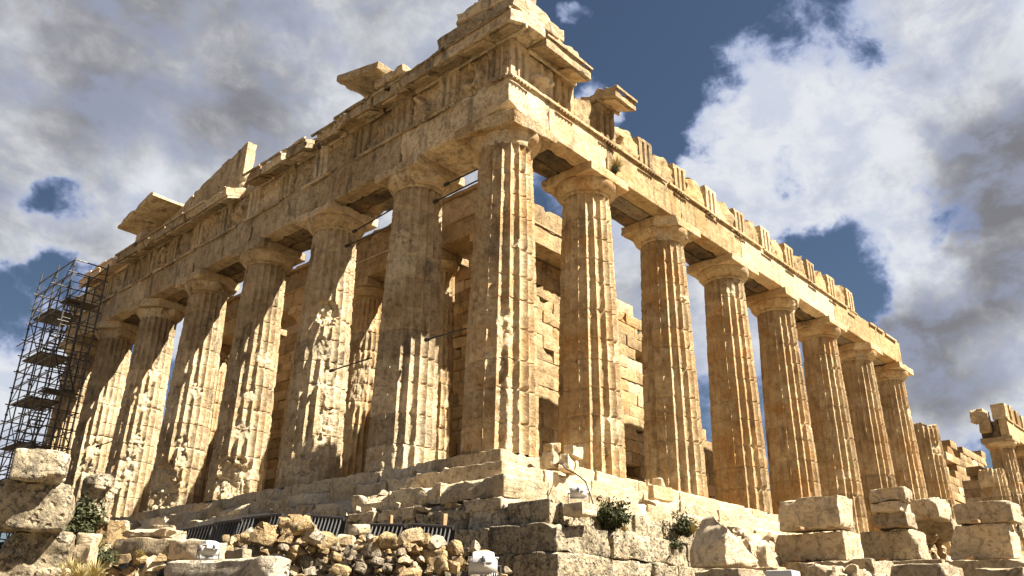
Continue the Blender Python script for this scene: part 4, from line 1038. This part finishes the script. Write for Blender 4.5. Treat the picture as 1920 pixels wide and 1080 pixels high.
sp('handrail', [tube((sx0, YSs[0], ztp+.3), (sx1, YSs[0], ztp+.3), .03, 8), tube((sx0, YSs[0], ztp+.3), (sx0, YSs[2], ztp+.3), .03, 8)])
# second scaffolding inside the temple, glimpsed between the columns
t2 = empty('scaffolding', (7.4, 12.5, 0), 'pale scaffold lattice inside the temple glimpsed between the west columns', 'scaffolding')
for i in range(4):
    for j in range(2): build('pole', [tube((j*1.2, i*1.6, .6), (j*1.2, i*1.6, 9.8), .035, 6)], M_STEEL, t2)
for k in range(9):
    build('ledger', [tube((0, 0, 1.2+k), (0, 4.8, 1.2+k), .03, 6), tube((1.2, 0, 1.2+k), (1.2, 4.8, 1.2+k), .03, 6)], M_STEEL, t2)

# plants
def tuft(px, py, d, size, n, lab, cat, mat, seed, spread=.8, leaf=True, flat=.6, grp=None, wid=.05):
    P = at(px, py, d) if d > 0 else on(px, py, 1, d)
    rnd = np.random.RandomState(seed)
    V = []; F = []
    for i in range(n):
        a = rnd.uniform(0, 2*PI); e = rnd.uniform(.15, 1.35); L = size*rnd.uniform(.5, 1.0)
        dr = np.array([math.cos(a)*math.cos(e)*spread, math.sin(a)*math.cos(e)*spread, math.sin(e)*flat+.15])
        if leaf:
            st = dr*L*rnd.uniform(.2, 1.0)*(1+.5*math.sin(a*3+seed)*math.cos(e*4))
            for q in range(7):
                c = st+rnd.normal(0, size*.09, 3); w_ = min(.03, size*wid)*rnd.uniform(.5, 1.5)
                u_ = rnd.normal(0, 1, 3); u_ /= np.linalg.norm(u_); v_ = np.cross(u_, rnd.normal(0, 1, 3)); v_ /= np.linalg.norm(v_)
                b0 = len(V); V += [c-u_*w_*1.6, c-v_*w_*.6, c+u_*w_*1.6, c+v_*w_*.6]; F.append((b0, b0+1, b0+2, b0+3))
        else:
            sd_ = np.cross(dr, (0, 0, 1)); sd_ = sd_/max(np.linalg.norm(sd_), 1e-6)*size*.012
            tip = dr*L; mid = tip*.5+np.array([0, 0, L*.10]); b0 = len(V)
            V += [-sd_, sd_, mid+sd_*.8, mid-sd_*.8, tip]; F += [(b0, b0+1, b0+2, b0+3), (b0+3, b0+2, b0+4, b0+4)]
    if leaf:
        for i in range(14):
            a = rnd.uniform(0, 2*PI); e = rnd.uniform(.2, 1.3)
            q = tube((0, 0, 0), (math.cos(a)*math.cos(e)*size*spread*.8, math.sin(a)*math.cos(e)*size*spread*.8, size*.8*math.sin(e)*flat), size*.012, 4)
            F += [tuple(x+len(V) for x in f) for f in q[1].tolist()]; V += list(q[0])
    o = build('shrub' if leaf else 'grass_tuft', [(np.array(V), np.array(F), 0.0, 0.0)], mat, None, tuple(P), smooth=False)
    return tag(o, lab, cat, grp)
tuft(1148, 988, 16.4, .55, 420, 'dark green bush in the foundation wall right of the small floodlight', 'bush', M_LEAF, 1, flat=.9)
tuft(1125, 975, 16.4, .30, 160, 'small green bush touching the cable below the floodlight', 'bush', M_LEAF, 2)
tuft(1285, 1003, 18.0, .46, 300, 'olive bush in the foundation wall near the triangular block', 'bush', M_LEAF, 3, flat=.9)
tuft(1258, 1022, 17.6, .34, 220, 'dark weed hanging in a gap of the foundation wall', 'bush', M_LEAF, 4, flat=-.3)
tuft(1156, 318, -.90, .55, 260, 'dry plant rooted in a crack of the architrave beside the second column', 'plant', M_STRAW, 5, leaf=False, flat=.9)
tuft(1153, 322, -.93, .30, 120, 'grey green base of leaves under the dry plant on the architrave', 'plant', M_LEAF, 6, flat=.6)
tuft(1170, 1000, 16.3, .35, 160, 'straw coloured grass hanging below the dark green bush', 'grass', M_STRAW, 41, leaf=False, flat=.5)
tuft(1300, 1000, 17.8, .35, 160, 'straw coloured grass beside the olive bush', 'grass', M_STRAW, 42, leaf=False, flat=.7)
tuft(983, 985, 16.5, .22, 90, 'little green tuft on the foundation blocks below the corner', 'plant', M_LEAF, 7, leaf=False)
GG = 'grass growing round the left pier'
for i, (px, py, d, s, lf) in enumerate([(150, 985, 11.0, .45, 1), (140, 1030, 10.6, .45, 1), (180, 1040, 10.8, .35, 0), (130, 1085, 9.3, .4, 0), (175, 1090, 9.2, .4, 0), (190, 1060, 10.4, .3, 1), (150, 1095, 9.0, .35, 0), (262, 1046, 11.0, .2, 0), (110, 1090, 8.8, .3, 0)]):
    tuft(px, py, d, s, 240 if lf else 200, 'olive weed growing beside the left pier' if lf else 'dry grass tuft growing near the left pier', 'grass' if not lf else 'plant', M_LEAF if lf else M_STRAW, 20+i, leaf=bool(lf), grp=GG if not lf else 'weeds growing round the left pier')
